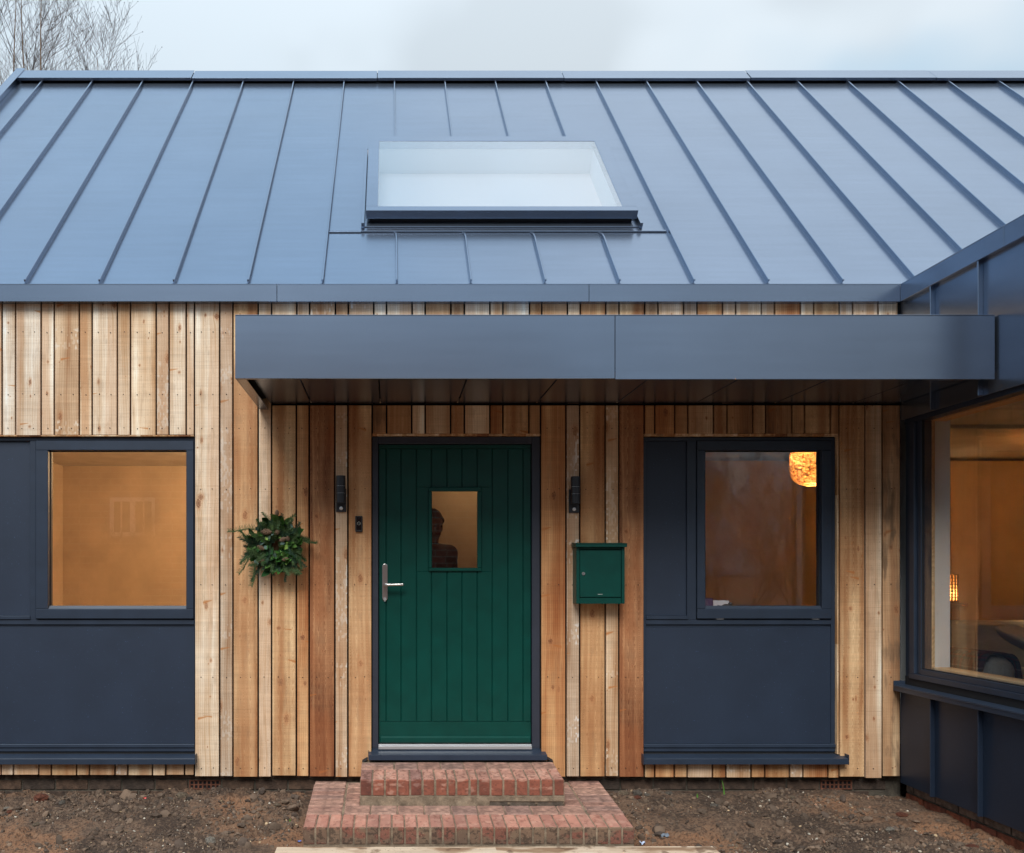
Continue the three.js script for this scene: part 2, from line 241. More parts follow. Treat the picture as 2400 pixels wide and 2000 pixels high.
// --- larch boards
const cladding = group('timber_cladding', house);
{
  const R = mulberry(2024);
  const board = (p0, p1, y0, y1, tint, strip, z = 0) => {
    const x0 = X(p0) + 0.0056, x1 = X(p1) - 0.0056, flip = R() < 0.5, voff = -y0 + 0.01 + R() * (BOARD - 0.02 - (y1 - y0)); const s = strip ?? Math.floor(R() * STRIPS), wd = x1 - x0, u0 = wd < STRIP * 0.8 ? R() * (STRIP - wd) * 0.8 : (STRIP - wd) / 2;
    const uv = (p, ax) => { const a = ax === 0 ? 0.004 + (p[2] + 0.03) * 0.2 : clamp(u0 + (flip ? x1 - p[0] : p[0] - x0), 0.0015, STRIP - 0.0015); return [(s + a / STRIP) / STRIPS, (voff + p[1]) / BOARD]; };
    const zz = z + (R() - 0.5) * 0.003;
    mesh('board', cbox(x0, x1, y0 + (R() - 0.5) * 0.004, y1, -0.024 + zz, zz, 0.0016, uv), wood[tint], cladding);
  };
  const pick = a => a[Math.floor(R() * a.length)];
  const run = (edges, y0, y1, tints, strips) => { for (let i = 0; i + 1 < edges.length; i++) board(edges[i], edges[i + 1], y0, y1, pick(tints), pick(strips)); };
  const overLeft = [-418, -388, -328, -297, -237, -206, -146, -116, -56, 4.3, 36, 95.7, 126.5, 185.3, 215.4, 274.6, 305.5, 365.7, 395.8, 435.9, 455.3];
  const seen = overLeft.filter(p => p >= -120);
  run(overLeft.slice(overLeft.indexOf(-116)), 2.402, 3.31, ['pale', 'pale', 'grey', 'warm', 'pale'], [0, 1, 2, 3, 11, 8, 9, 1]);
  run(overLeft.slice(0, overLeft.indexOf(-116) + 1).filter(p => p <= -116 && p >= -403), 0.118, 3.31, ['pale', 'grey'], [0, 1, 2, 3]);
  run([-50, 2, 31, 90, 120, 179, 209, 269, 299, 357, 388, 432, 455], 0.124, 0.226, ['warm', 'pale', 'grey'], [0, 3, 4, 8, 5]);
  // full height boards left of the canopy
  board(455.3, 514.5, 0.116, 3.31, 'pale', 2); board(514.5, 545.7, 0.118, 3.31, 'grey', 8); board(545.7, 604.9, 0.112, 3.31, 'warm', 4); board(604.9, 636.3, 0.112, 3.31, 'pale', 3);
  // below the canopy, up to the door
  board(636.3, 694.3, 0.118, 2.60, 'warm', 5); board(694.3, 724.4, 0.116, 2.60, 'warm', 10); board(724.4, 784.8, 0.114, 2.60, 'red', 7); board(784.8, 815.3, 0.112, 2.60, 'pale', 8); board(815.3, 872.2, 0.112, 2.60, 'warm', 4);
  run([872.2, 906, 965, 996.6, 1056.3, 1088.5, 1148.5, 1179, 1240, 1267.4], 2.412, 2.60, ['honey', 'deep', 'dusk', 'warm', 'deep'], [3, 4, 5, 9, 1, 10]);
  // door to right-hand window
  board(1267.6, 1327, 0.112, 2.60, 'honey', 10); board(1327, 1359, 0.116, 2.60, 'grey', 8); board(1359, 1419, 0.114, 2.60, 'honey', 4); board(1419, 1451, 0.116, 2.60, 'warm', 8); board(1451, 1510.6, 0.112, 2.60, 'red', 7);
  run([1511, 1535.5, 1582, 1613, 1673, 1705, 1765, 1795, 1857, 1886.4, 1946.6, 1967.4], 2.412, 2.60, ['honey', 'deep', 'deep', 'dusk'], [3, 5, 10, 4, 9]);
  run([1511, 1535, 1581, 1611, 1670.4, 1702, 1761, 1793, 1851, 1882.6, 1941, 1967.4], 0.108, 0.200, ['warm', 'pale', 'red', 'warm', 'honey'], [5, 4, 6, 8, 10]);
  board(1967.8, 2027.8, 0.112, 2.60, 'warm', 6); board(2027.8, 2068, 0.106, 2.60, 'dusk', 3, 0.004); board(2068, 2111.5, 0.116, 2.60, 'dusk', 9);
  // strip between canopy and eaves
  run([636.3, 695.5, 725.6, 786, 816.2, 876, 906.1, 966, 996.6, 1057, 1088.5, 1148.5, 1179, 1241.2, 1270.3, 1330.3, 1360.5, 1420.2, 1451.4, 1511.4, 1542.9, 1602.6, 1634.2, 1693.8, 1724.8, 1785, 1816, 1876.6, 1907.7, 1968, 1999, 2058.5, 2106], 2.62, 3.31, ['pale', 'warm', 'pale', 'grey', 'red', 'warm'], [0, 1, 2, 4, 6, 8, 11, 10]);
  // nail heads, two to a wide board, one to a narrow one
  const nails = [], wide = [[455.3, 514.5], [514.5, 545.7], [545.7, 604.9], [604.9, 636.3], [636.3, 694.3], [694.3, 724.4], [724.4, 784.8], [784.8, 815.3], [815.3, 872.2], [1267.6, 1327], [1327, 1359], [1359, 1419], [1419, 1451], [1451, 1510.6], [1967.8, 2027.8], [2027.8, 2068], [2068, 2111.5]];
  const nail = (x, y, z = 0.0008) => nails.push(place(new THREE.CylinderGeometry(0.0034, 0.0034, 0.004, 6), x, y + (R() - 0.5) * 0.006, z, Math.PI / 2));
  const both = (a, b, y, z) => { const w = b - a; if (w > 45) { nail(X(a + 14 + R() * 4), y, z); nail(X(b - 14 - R() * 4), y, z); } else nail(X((a + b) / 2 + (R() - 0.5) * 4), y, z); };
  for (const [a, b] of wide) for (const y of [2.447, 2.04, 1.40, 0.78, 0.17]) both(a, b, y, a > 2020 && a < 2050 ? 0.005 : 0.001);
  for (let i = 0; i + 1 < seen.length; i++) for (const y of [3.09, 2.674, 2.447]) both(seen[i], seen[i + 1], y);
  for (const [a, b] of wide.slice(0, 4)) for (const y of [3.09, 2.674]) both(a, b, y);
  mesh('nail_heads', nails, std({ color: rgb(0.03, 0.025, 0.02), roughness: 0.6, metalness: 0.4 }), cladding).userData.kind = 'stuff';
}
// --- larch trim round the openings
mesh('reveal_trim', [cbox(-2.80, -1.312, 2.3935, 2.401, -0.04, -0.003, 0.001), cbox(-0.115, 1.010, 2.397, 2.411, -0.04, -0.003, 0.001), cbox(1.708, 3.008, 2.395, 2.411, -0.04, -0.003, 0.001), cbox(3.0015, 3.011, 0.262, 2.394, -0.04, -0.006, 0.001)], wood.honey, house);

// --- brick plinth
const brickMap = texture(512, 512, (i, j) => { const x = i / 512, y = j / 512, n = fbm(x * 12, y * 12, 300, 5, 12), s = vnoise(x * 120, y * 120, 320, 120, 120); let v = 205 + (n - 0.5) * 130 + (s - 0.5) * 30; return [v, v * 0.985, v * 0.97]; });
const brickBump = texture(512, 512, (i, j) => 255 * (0.55 * fbm(i / 512 * 24, j / 512 * 24, 330, 4, 24) + 0.45 * vnoise(i / 512 * 120, j / 512 * 120, 340, 120, 120)), false);
const brickMat = (r, g, b) => std({ color: rgb(r, g, b), map: scaled(brickMap, 3.1), bumpMap: scaled(brickBump, 3.1), bumpScale: 0.004, roughness: 0.9 });
const plinthBrick = [brickMat(0.12, 0.075, 0.052), brickMat(0.10, 0.066, 0.048), brickMat(0.14, 0.085, 0.056), brickMat(0.085, 0.06, 0.046)];
const mortar = std({ color: rgb(0.13, 0.115, 0.09), map: scaled(brickMap, 2.3), bumpMap: scaled(brickBump, 6), bumpScale: 0.004, roughness: 0.95 });
{
  const R = mulberry(5), plinth = mesh('plinth', cbox(-3.62, 3.46, -0.35, 0.116, -0.22, -0.066, 0), mortar, house);
  for (let c = 0; c < 5; c++) { const y1 = c ? 0.151 - c * 0.075 : 0.113; for (let i = 0; i < 33; i++) { const x0 = -3.72 + i * 0.225 + (c % 2) * 0.1125; if (x0 + 0.215 > 3.45 || x0 < -3.6) continue;
    const vent = c === 0 ? 0 : c === 1 && (Math.abs(x0 + 1.32) < 0.113 || Math.abs(x0 - 2.92) < 0.113);
    if (!vent) mesh('brick', cbox(x0, x0 + 0.214, c ? y1 - 0.064 : 0.087, y1, -0.16, -0.060 + R() * 0.002, 0.003), plinthBrick[Math.floor(R() * 4)], plinth);
    else { const parts = [cbox(x0, x0 + 0.214, y1 - 0.064, y1 - 0.056, -0.16, -0.058, 0.001), cbox(x0, x0 + 0.214, y1 - 0.008, y1, -0.16, -0.058, 0.001), cbox(x0, x0 + 0.214, y1 - 0.036, y1 - 0.028, -0.16, -0.059, 0.001)];
      for (let k = 0; k <= 7; k++) parts.push(cbox(x0 + k * 0.0290, x0 + k * 0.0290 + 0.011, y1 - 0.0555, y1 - 0.0085, -0.16, -0.0585, 0.001));
      mesh('air_brick', parts, brickMat(0.22, 0.085, 0.05), plinth); mesh('vent_recess', cbox(x0 + 0.002, x0 + 0.212, y1 - 0.062, y1 - 0.002, -0.15, -0.0654, 0), membrane, plinth); } } }
}

// --- roof: basis x / up the slope / out of the slope
const PITCH = 46.4 * Math.PI / 180, sP = Math.sin(PITCH), cP = Math.cos(PITCH);
const roofM = new THREE.Matrix4().makeBasis(new THREE.Vector3(1, 0, 0), new THREE.Vector3(0, sP, -cP), new THREE.Vector3(0, cP, sP)).setPosition(0, 3.392, 0.05);
const rbox = (x0, x1, v0, v1, n0, n1, c = 0.001) => cbox(x0, x1, v0, v1, n0, n1, c).applyMatrix4(roofM);
const RIDGE = 4.19, RX0 = -3.66, RX1 = 8.2;
const deck = std({ color: rgb(0.5, 0.47, 0.43), roughness: 0.9 });
const roof = mesh('roof', [rbox(RX0, -0.10, 0, RIDGE, -0.11, -0.009, 0), rbox(1.73, RX1, 0, RIDGE, -0.11, -0.009, 0), rbox(-0.10, 1.73, 0, 0.96, -0.11, -0.009, 0), rbox(-0.10, 1.73, 2.25, RIDGE, -0.11, -0.009, 0)], deck, house);
{
  const seamX = k => 0.046 + 0.4935 * k, edge = [RX0 - 0.0];
  for (let k = -7; k <= 16; k++) edge.push(seamX(k)); edge.push(RX1);
  const W = 0.778, TOP = 2.335, FX0 = -0.205, FX1 = 1.838, END = 4.10;
  const panel = (x0, x1, v0, v1) => mesh('roof_panel', rbox(x0 + 0.001, x1 - 0.001, v0, v1, -0.007, 0, 0.0008), zinc, roof);
  const seam = (x, v0, v1) => mesh('standing_seam', [rbox(x - 0.003, x + 0.003, v0, v1, 0.0005, 0.029, 0.0005), rbox(x - 0.0035, x + 0.0085, v0, v1, 0.0195, 0.0315, 0.002), rbox(x - 0.011, x + 0.011, v0, v1, 0.0004, 0.003, 0.0005)], zinc, roof);
  for (let i = 0; i + 1 < edge.length; i++) { const x0 = edge[i], x1 = edge[i + 1];
    if (x1 > -0.45 + 0.1 && x0 < 2.0) {
      panel(x0, x1, 0.012, W); panel(x0, x1, TOP, END);
    } else panel(x0, x1, 0.012, END); }
  panel(seamX(-1), FX0, W + 0.004, TOP - 0.002); panel(FX1, seamX(4), W + 0.004, TOP - 0.002);
  for (let k = -7; k <= 16; k++) { const x = seamX(k);
    if (k >= 0 && k <= 3) { seam(x, TOP + 0.01, END);
      const g = []; g.push(rbox(x - 0.003, x + 0.003, 0.012, W - 0.13, 0.0005, 0.029, 0.0005), rbox(x - 0.0035, x + 0.0085, 0.012, W - 0.13, 0.0195, 0.0315, 0.002), rbox(x - 0.011, x + 0.011, 0.012, W - 0.01, 0.0004, 0.003, 0.0005));
      for (let q = 0; q < 6; q++) { const a = q / 6, h = lerp(0.029, 0.006, smooth(0, 1, a)), dx = -0.016 * a * a; g.push(rbox(x - 0.004 + dx, x + 0.006 + dx, W - 0.13 + a * 0.12, W - 0.13 + (a + 0.18) * 0.12, 0.0005, h, 0.001)); }
      mesh('standing_seam', g, zinc, roof); }
    else seam(x, 0.012, END); }
  mesh('cross_welt', [rbox(seamX(-1) + 0.012, seamX(4) - 0.012, W - 0.012, W + 0.008, 0.001, 0.012, 0.003), rbox(seamX(-1) + 0.006, FX0, W - 0.022, W - 0.008, 0.002, 0.010, 0.003)], zinc, roof);
  mesh('apron_flashing', [rbox(FX0, FX1, W + 0.010, 0.905, -0.004, 0.0045, 0.001), rbox(FX0 + 0.02, FX1 - 0.02, 0.838, 0.925, 0.0048, 0.012, 0.002)], zinc, roof);
  for (const [a, b] of [[FX0, FX0 + 0.022], [FX1 - 0.022, FX1]]) mesh('side_flashing', rbox(a, b, W + 0.03, TOP - 0.12, -0.004, 0.052, 0.001), zinc, roof);
  for (const [a, b] of [[FX0 + 0.023, FX0 + 0.055], [FX1 - 0.055, FX1 - 0.023]]) mesh('side_gutter', rbox(a, b, 0.93, TOP - 0.01, -0.006, 0.002, 0.0005), zinc, roof);
  mesh('head_flashing', rbox(FX0 + 0.023, FX1 - 0.023, TOP - 0.10, TOP - 0.002, -0.006, 0.003, 0.001), zinc, roof);
  // ridge cap with its vent gap
  const joints = [RX0 + 0.004, -1.94, -0.12, 1.71, 3.54, 5.36, 7.2, RX1], cap = mulberry(3);
  for (let i = 0; i + 1 < joints.length; i++) { const dz = (cap() - 0.5) * 0.006; mesh('ridge_cap', [rbox(joints[i] + 0.003, joints[i + 1] - 0.003, 4.005, 4.225, 0.046 + dz, 0.052 + dz, 0.001), rbox(joints[i] + 0.003, joints[i + 1] - 0.003, 4.005, 4.012, 0.026 + dz, 0.0465 + dz, 0.0005), cbox(joints[i] + 0.003, joints[i + 1] - 0.003, 6.30, 6.47, -3.06, -2.885, 0.002)], zinc, roof); }
  mesh('ridge_vent', rbox(RX0 + 0.02, RX1, 4.06, RIDGE, -0.004, 0.040, 0), membrane, roof);
  mesh('verge_trim', [rbox(-3.725, RX0 - 0.001, -0.02, 4.27, -0.13, 0.052, 0.002), rbox(-3.725, RX0 + 0.02, -0.02, 4.27, 0.0525, 0.060, 0.001)], zinc, roof);
  const fj = [-3.72, -0.747, 1.323, 3.388];
  for (let i = 0; i < 3; i++) mesh('eaves_fascia', [cbox(fj[i] + 0.0015, fj[i + 1] - 0.0015, 3.278, 3.388, 0.050, 0.060, 0.001), cbox(fj[i] + 0.0015, fj[i + 1] - 0.0015, 3.3885, 3.394, 0.012, 0.060, 0.001), cbox(fj[i] + 0.0015, fj[i + 1] - 0.0015, 3.278, 3.283, 0.002, 0.0498, 0.0005)], zinc, roof);
  // back slope
  const bM = new THREE.Matrix4().makeBasis(new THREE.Vector3(-1, 0, 0), new THREE.Vector3(0, sP, cP), new THREE.Vector3(0, cP, -sP)).setPosition(0, 3.392, -5.73);
  mesh('back_slope', cbox(-RX1, 3.66, 0, RIDGE - 0.01, -0.11, 0, 0.001).applyMatrix4(bM), zinc, roof);
}
// gable and back walls
{
  const s = new THREE.Shape(); s.moveTo(-0.25, 0.1); s.lineTo(-0.25, 3.22); s.lineTo(-2.84, 5.95); s.lineTo(-5.5, 3.22); s.lineTo(-5.5, 0.1); s.closePath();
  const gable = x => { const g = new THREE.ExtrudeGeometry(s, { depth: 0.14, bevelEnabled: false }); g.rotateY(-Math.PI / 2); g.translate(x, 0, 0); return g; };
  mesh('gable_wall', gable(-3.51), wood.pale, house); mesh('gable_wall', gable(8.14), wood.pale, house);
  mesh('back_wall', cbox(-3.5, 8.0, 0.1, 3.3, -5.64, -5.5, 0), plaster, house);
}
// --- rooflight
{
  const f = [rbox(-0.171, 1.805, 0.881, 0.950, 0.048, 0.112, 0.002), rbox(-0.171, 1.805, 2.205, 2.311, 0.048, 0.112, 0.002), rbox(-0.171, -0.085, 0.9502, 2.2048, 0.048, 0.112, 0.002), rbox(1.700, 1.805, 0.9502, 2.2048, 0.048, 0.112, 0.002)];
  const rl = mesh('rooflight', f, zinc, house); rl.userData.label = 'wide fixed rooflight with a dark frame';
  mesh('upstand', [rbox(-0.145, 1.78, 0.915, 0.945, -0.09, 0.0475, 0), rbox(-0.145, 1.78, 2.255, 2.285, -0.09, 0.0475, 0), rbox(-0.145, -0.10, 0.946, 2.254, -0.09, 0.0475, 0), rbox(1.735, 1.78, 0.946, 2.254, -0.09, 0.0475, 0)], rubber, rl);
  mesh('pane', rbox(-0.0845, 1.6995, 0.9505, 2.2045, 0.1085, 0.1095, 0), roofGlass, rl);
  mesh('shaft_lining', [rbox(-0.099, -0.088, 0.952, 2.246, -0.15, 0.047, 0), rbox(1.702, 1.729, 0.952, 2.246, -0.15, 0.047, 0), rbox(-0.0875, 1.7015, 2.206, 2.246, -0.15, 0.047, 0), rbox(-0.0875, 1.7015, 0.952, 0.958, -0.15, 0.047, 0)], std({ color: rgb(0.84, 0.84, 0.83), roughness: 0.9 }), rl);
  mesh('shaft_blind', rbox(-0.099, 1.729, 0.952, 2.246, -0.162, -0.151, 0), std({ color: rgb(0.86, 0.70, 0.62), roughness: 0.9 }), rl);
}
// --- canopy over the door
{
  const CX0 = -0.869, CX1 = 3.408, CZ = 0.926, Y0 = 2.571, Y1 = 2.925, SOF = 2.614;
  const can = mesh('canopy', cbox(CX0 + 0.01, CX1, 2.645, 2.915, 0.006, CZ - 0.006, 0), membrane, house);
  mesh('fascia_panel', [cbox(CX0, 1.268, Y0, Y1, CZ - 0.005, CZ, 0.0012), cbox(CX0, 1.268, Y0, Y0 + 0.003, CZ - 0.025, CZ - 0.0052, 0.0005)], zinc, can);
  mesh('fascia_panel', [cbox(1.2715, CX1, Y0 - 0.004, Y1, CZ - 0.0055, CZ - 0.0005, 0.0012), cbox(1.2715, CX1, Y0 - 0.004, Y0 - 0.001, CZ - 0.025, CZ - 0.0056, 0.0005)], zinc, can);
  mesh('end_panel', [cbox(CX0, CX0 + 0.005, Y0, Y1, 0.004, CZ - 0.0055, 0.001), cbox(CX0 + 0.0055, CX0 + 0.06, Y0, Y0 + 0.004, 0.004, CZ - 0.03, 0.0005)], zinc, can);
  mesh('top_sheet', cbox(CX0, CX1, Y1 + 0.0005, Y1 + 0.005, 0.004, CZ + 0.002, 0.001), zinc, can);
  const joints = [CX0 + 0.064, -0.525, -0.062, 0.455, 0.985, 1.52, 2.05, 2.58, 3.10, CX1];
  for (let i = 0; i + 1 < joints.length; i++) mesh('soffit_panel', cbox(joints[i] + 0.004, joints[i + 1] - 0.004, SOF, SOF + 0.018, 0.006, CZ - 0.03, 0.002), zinc, can);
}
// --- windows with insulated panels
function windowUnit(label, a) {                            // a: left, right, mullion, sash x0/x1, glass x0/x1, side panel x0/x1, sill x0/x1
  const FZ = -0.028, top = 2.390, tr1 = 1.164, tr0 = 1.130, bot = 0.327;
  const b = (x0, x1, y0, y1, z0 = -0.11, z1 = FZ, c = 0.002) => cbox(x0, x1, y0, y1, z0, z1, c);
  const w = mesh('window', [b(a.l, a.r, top - 0.022, top), b(a.l, a.pl, 0.273, top - 0.0225), b(a.gr1 + 0.0, a.r, 0.273, top - 0.0225), b(a.pr, a.m, tr1, top - 0.0225), b(a.pl, a.gr1, tr0, tr1 - 0.0005),
    b(a.pl, a.gr1, 1.112, tr0 - 0.001, -0.11, FZ - 0.012), b(a.l, a.r, bot - 0.024, bot, -0.1, FZ + 0.012, 0.003), b(a.l, a.r, 0.276, bot - 0.0245, -0.1, FZ + 0.004, 0.002)], frameBlue, house);
  w.userData.label = label;
  mesh('sash', [b(a.sx0, a.sx1, 2.302, 2.366, -0.10, FZ + 0.014, 0.003), b(a.sx0, a.sx1, 1.170, 1.236, -0.10, FZ + 0.014, 0.003), b(a.sx0, a.gx0, 1.2362, 2.3018, -0.10, FZ + 0.014, 0.003), b(a.gx1, a.sx1, 1.2362, 2.3018, -0.10, FZ + 0.014, 0.003)], frameBlue, w);
  mesh('gasket', [b(a.gx0, a.gx0 + 0.005, 1.238, 2.30, -0.064, -0.050, 0), b(a.gx1 - 0.005, a.gx1, 1.238, 2.30, -0.064, -0.050, 0), b(a.gx0, a.gx1, 2.296, 2.3015, -0.0645, -0.0505, 0)], rubber, w);
  mesh('glazing_bead', place(cbox(a.gx0 + 0.001, a.gx1 - 0.001, 0, 0.026, -0.004, 0, 0.001), 0, 1.2365, -0.018, -0.62), frameBlue, w);
  mesh('pane', b(a.gx0 + 0.0005, a.gx1 - 0.0005, 1.2365, 2.3015, -0.0600, -0.0592, 0), glass, w);
  mesh('side_panel', b(a.pl + 0.0005, a.pr - 0.0005, 1.190, top - 0.023, -0.075, -0.045, 0.001), panelBlue, w);
  mesh('panel_bead', [b(a.pl, a.pr + 0.004, 1.1645, 1.1895, -0.10, FZ + 0.008, 0.003)], frameBlue, w);
  mesh('lower_panel', b(a.pl + 0.0005, a.gr1 - 0.0005, bot + 0.0005, 1.1115, -0.075, FZ - 0.008, 0.001), panelBlue, w);
  const sill = mesh('sill', [place(cbox(a.sl, a.sr, -0.004, 0, -0.09, 0.052, 0.001), 0, 0.2525, 0, 0.17), cbox(a.sl, a.sr, 0.206, 0.2425, 0.047, 0.0535, 0.001), cbox(a.sl, a.sr, 0.207, 0.212, 0.004, 0.0465, 0.0005)], frameBlue, w);
  mesh('sill_end_cap', [cbox(a.sl - 0.004, a.sl - 0.0003, 0.204, 0.270, 0.002, 0.056, 0.001), cbox(a.sr + 0.0003, a.sr + 0.004, 0.204, 0.270, 0.002, 0.056, 0.001)], frameBlue, w);
  mesh('sill_packer', b(a.l, a.r, 0.234, 0.2745, -0.10, FZ - 0.006, 0.001), rubber, w);
  return w;
}
windowUnit('window left of the wreath with a tan lit room behind', { l: -2.796, r: -1.311, m: -2.381, sx0: -2.377, sx1: -1.3165, gx0: -2.294, gx1: -1.366, pl: -2.762, pr: -2.421, gr1: -1.3165 + 0.0005, sl: -2.83, sr: -1.293 });
const rightWindow = windowUnit('window under the canopy with a hanging lamp behind', { l: 1.706, r: 2.999, m: 2.064, sx0: 2.067, sx1: 2.970, gx0: 2.122, gx1: 2.905, pl: 1.726, pr: 2.003, gr1: 2.9735, sl: 1.690, sr: 3.046 });
mesh('hinge_cover', [cbox(2.200, 2.246, 1.1655, 1.1692, -0.05, -0.020, 0.001), cbox(2.845, 2.890, 1.1655, 1.1692, -0.05, -0.020, 0.001)], std({ color: rgb(0.7, 0.72, 0.74), roughness: 0.4 }), rightWindow);

// --- front door
{
  const b = (x0, x1, y0, y1, z0, z1, c = 0.002) => cbox(x0, x1, y0, y1, z0, z1, c);
  const D = mesh('door', [b(-0.116, -0.076, 0.300, 2.3945, -0.12, -0.022), b(0.958, 1.0105, 0.300, 2.3945, -0.12, -0.022), b(-0.0755, 0.9575, 2.347, 2.394, -0.12, -0.022)], std({ color: rgb(0.030, 0.036, 0.056), roughness: 0.5, map: scaled(fleck, 1.3) }), house);
  D.userData.label = 'dark green boarded front door in a dark blue frame';
  const L0 = -0.073, L1 = 0.955, yb = 0.330, yt = 2.344, GX0 = 0.263, GX1 = 0.621, GY0 = 1.489, GY1 = 2.057;
  const cuts = [905, 940.4, 977, 1012.4, 1049, 1084.4, 1120.4, 1156, 1193, 1229].map(X), xs = [L0, ...cuts, L1];
  mesh('leaf_core', [b(L0, GX0 + 0.015, yb, yt, -0.095, -0.060, 0), b(GX1 - 0.015, L1, yb, yt, -0.095, -0.060, 0), b(GX0 + 0.0151, GX1 - 0.0151, yb, GY0 + 0.012, -0.095, -0.060, 0), b(GX0 + 0.0151, GX1 - 0.0151, GY1 - 0.012, yt, -0.095, -0.060, 0)], doorGreen, D);
  mesh('door_stop', [b(-0.0757, -0.050, 0.325, 2.3465, -0.12, -0.0955, 0), b(0.935, 0.9577, 0.325, 2.3465, -0.12, -0.0955, 0), b(-0.0495, 0.9345, 2.320, 2.3465, -0.12, -0.0955, 0)], rubber, D);
  mesh('bottom_rail', b(L0, L1, yb, 0.4725, -0.0595, -0.0505, 0.001), doorGreen, D); mesh('top_rail', b(L0, L1, 2.318, yt, -0.0595, -0.0505, 0.001), doorGreen, D);
  for (let i = 0; i + 1 < xs.length; i++) { const x0 = xs[i] + (i ? 0.0022 : 0), x1 = xs[i + 1] - (i + 2 < xs.length ? 0.0022 : 0);
    const spans = x1 > GX0 && x0 < GX1 ? [[0.4735, GY0 - 0.0], [GY1, 2.317]] : [[0.4735, 2.317]];
    for (const [y0, y1] of spans) { const parts = [];
      if (spans.length === 2) parts.push([x0, x1, y0, y1]); else parts.push([x0, x1, y0, y1]);
      for (const p of parts) mesh('plank', b(...p, -0.0595, -0.0500, 0.0030), doorGreen, D); }
    if (spans.length === 2 && x0 < GX0) mesh('plank', b(x0, GX0 - 0.0, GY0 + 0.0005, GY1 - 0.0005, -0.0595, -0.0502, 0.001), doorGreen, D);
    if (spans.length === 2 && x1 > GX1) mesh('plank', b(GX1, x1, GY0 + 0.0005, GY1 - 0.0005, -0.0595, -0.0502, 0.001), doorGreen, D); }
  const bead = mesh('glazing_frame', [b(GX0, GX1, GY1 - 0.030, GY1, -0.0495, -0.034, 0.004), b(GX0, GX1, GY0, GY0 + 0.023, -0.0495, -0.034, 0.004), b(GX0, GX0 + 0.023, GY0 + 0.0232, GY1 - 0.0302, -0.0495, -0.034, 0.004), b(GX1 - 0.030, GX1, GY0 + 0.0232, GY1 - 0.0302, -0.0495, -0.034, 0.004)], doorGreen, D);
  mesh('pane', b(GX0 + 0.0235, GX1 - 0.0305, GY0 + 0.0235, GY1 - 0.0305, -0.062, -0.061, 0), glass, D);
  mesh('drip_bar', [b(L0 + 0.008, L1 - 0.002, 0.331, 0.372, -0.0499, -0.030, 0.006), b(L0 + 0.008, L1 - 0.002, 0.352, 0.376, -0.0498, -0.040, 0.004)], doorGreen, D);
  mesh('threshold', [b(-0.0755, 0.9575, 0.291, 0.3145, -0.12, -0.018, 0.002), b(-0.0755, 0.9575, 0.3147, 0.324, -0.12, -0.032, 0.002)], alu, D);
  mesh('door_sill', [place(cbox(-0.140, 1.045, -0.004, 0, -0.10, 0.062, 0.001), 0, 0.281, 0, 0.16), b(-0.140, 1.045, 0.236, 0.2712, 0.0570, 0.0635, 0.001), b(-0.140, 1.045, 0.236, 0.2405, 0.002, 0.0565, 0.001)], frameBlue, D);
  mesh('sill_upstand', [b(-0.142, -0.1405, 0.240, 0.292, 0.002, 0.03, 0.0005), b(-0.116, 1.0105, 0.266, 0.2995, -0.12, -0.024, 0.001)], frameBlue, D);
  // lever handle on its long plate
  const hx = X(902), hy = 1.473; const plate = new THREE.Shape(); const pr = 0.0158, ph = 0.122;
  plate.absarc(0, ph - pr, pr, 0, Math.PI, false); plate.absarc(0, -ph + pr, pr, Math.PI, 2 * Math.PI, false); plate.closePath();
  const pg = new THREE.ExtrudeGeometry(plate, { depth: 0.007, bevelEnabled: true, bevelSize: 0.002, bevelThickness: 0.002, bevelSegments: 2, curveSegments: 14 }); pg.translate(hx, hy - 0.116 + 0.058, -0.047);
  const h = mesh('handle_plate', pg, steel, D), ly = 1.398;
  const lever = []; lever.push(place(cyl(0.0105, 0.0105, 0.05, 16), hx, ly, -0.014, Math.PI / 2).toNonIndexed());
  const path = new THREE.CatmullRomCurve3([[0, 0, 0.0], [0.006, 0, 0.028], [0.02, 0, 0.034], [0.06, 0.001, 0.034], [0.1, 0.002, 0.034], [0.118, 0.003, 0.033]].map(p => new THREE.Vector3(hx + p[0], ly + p[1], -0.022 + p[2])));
  lever.push(new THREE.TubeGeometry(path, 28, 0.0095, 12).toNonIndexed(), place(new THREE.SphereGeometry(0.0108, 14, 10), hx + 0.118, ly + 0.003, 0.011).toNonIndexed());
  mesh('lever', lever, steel, D);
  mesh('lock_cylinder', [place(cyl(0.0095, 0.0095, 0.012, 20), hx, 1.302, -0.036, Math.PI / 2), place(cyl(0.006, 0.006, 0.006, 14), hx, 1.291, -0.036, Math.PI / 2)], alu, D);
  mesh('keyhole', cbox(hx - 0.001, hx + 0.001, 1.297, 1.307, -0.0305, -0.0295, 0), rubber, D);
  mesh('torn_membrane', [place(cbox(-0.02, 0.02, -0.001, 0.001, -0.015, 0.03, 0), -0.165, 0.232, 0.01, 0.3, 0, 0.5), place(cbox(-0.02, 0.024, -0.001, 0.001, -0.015, 0.03, 0), 1.07, 0.236, 0.01, 0.3, 0, -0.5)], rubber, D);
}
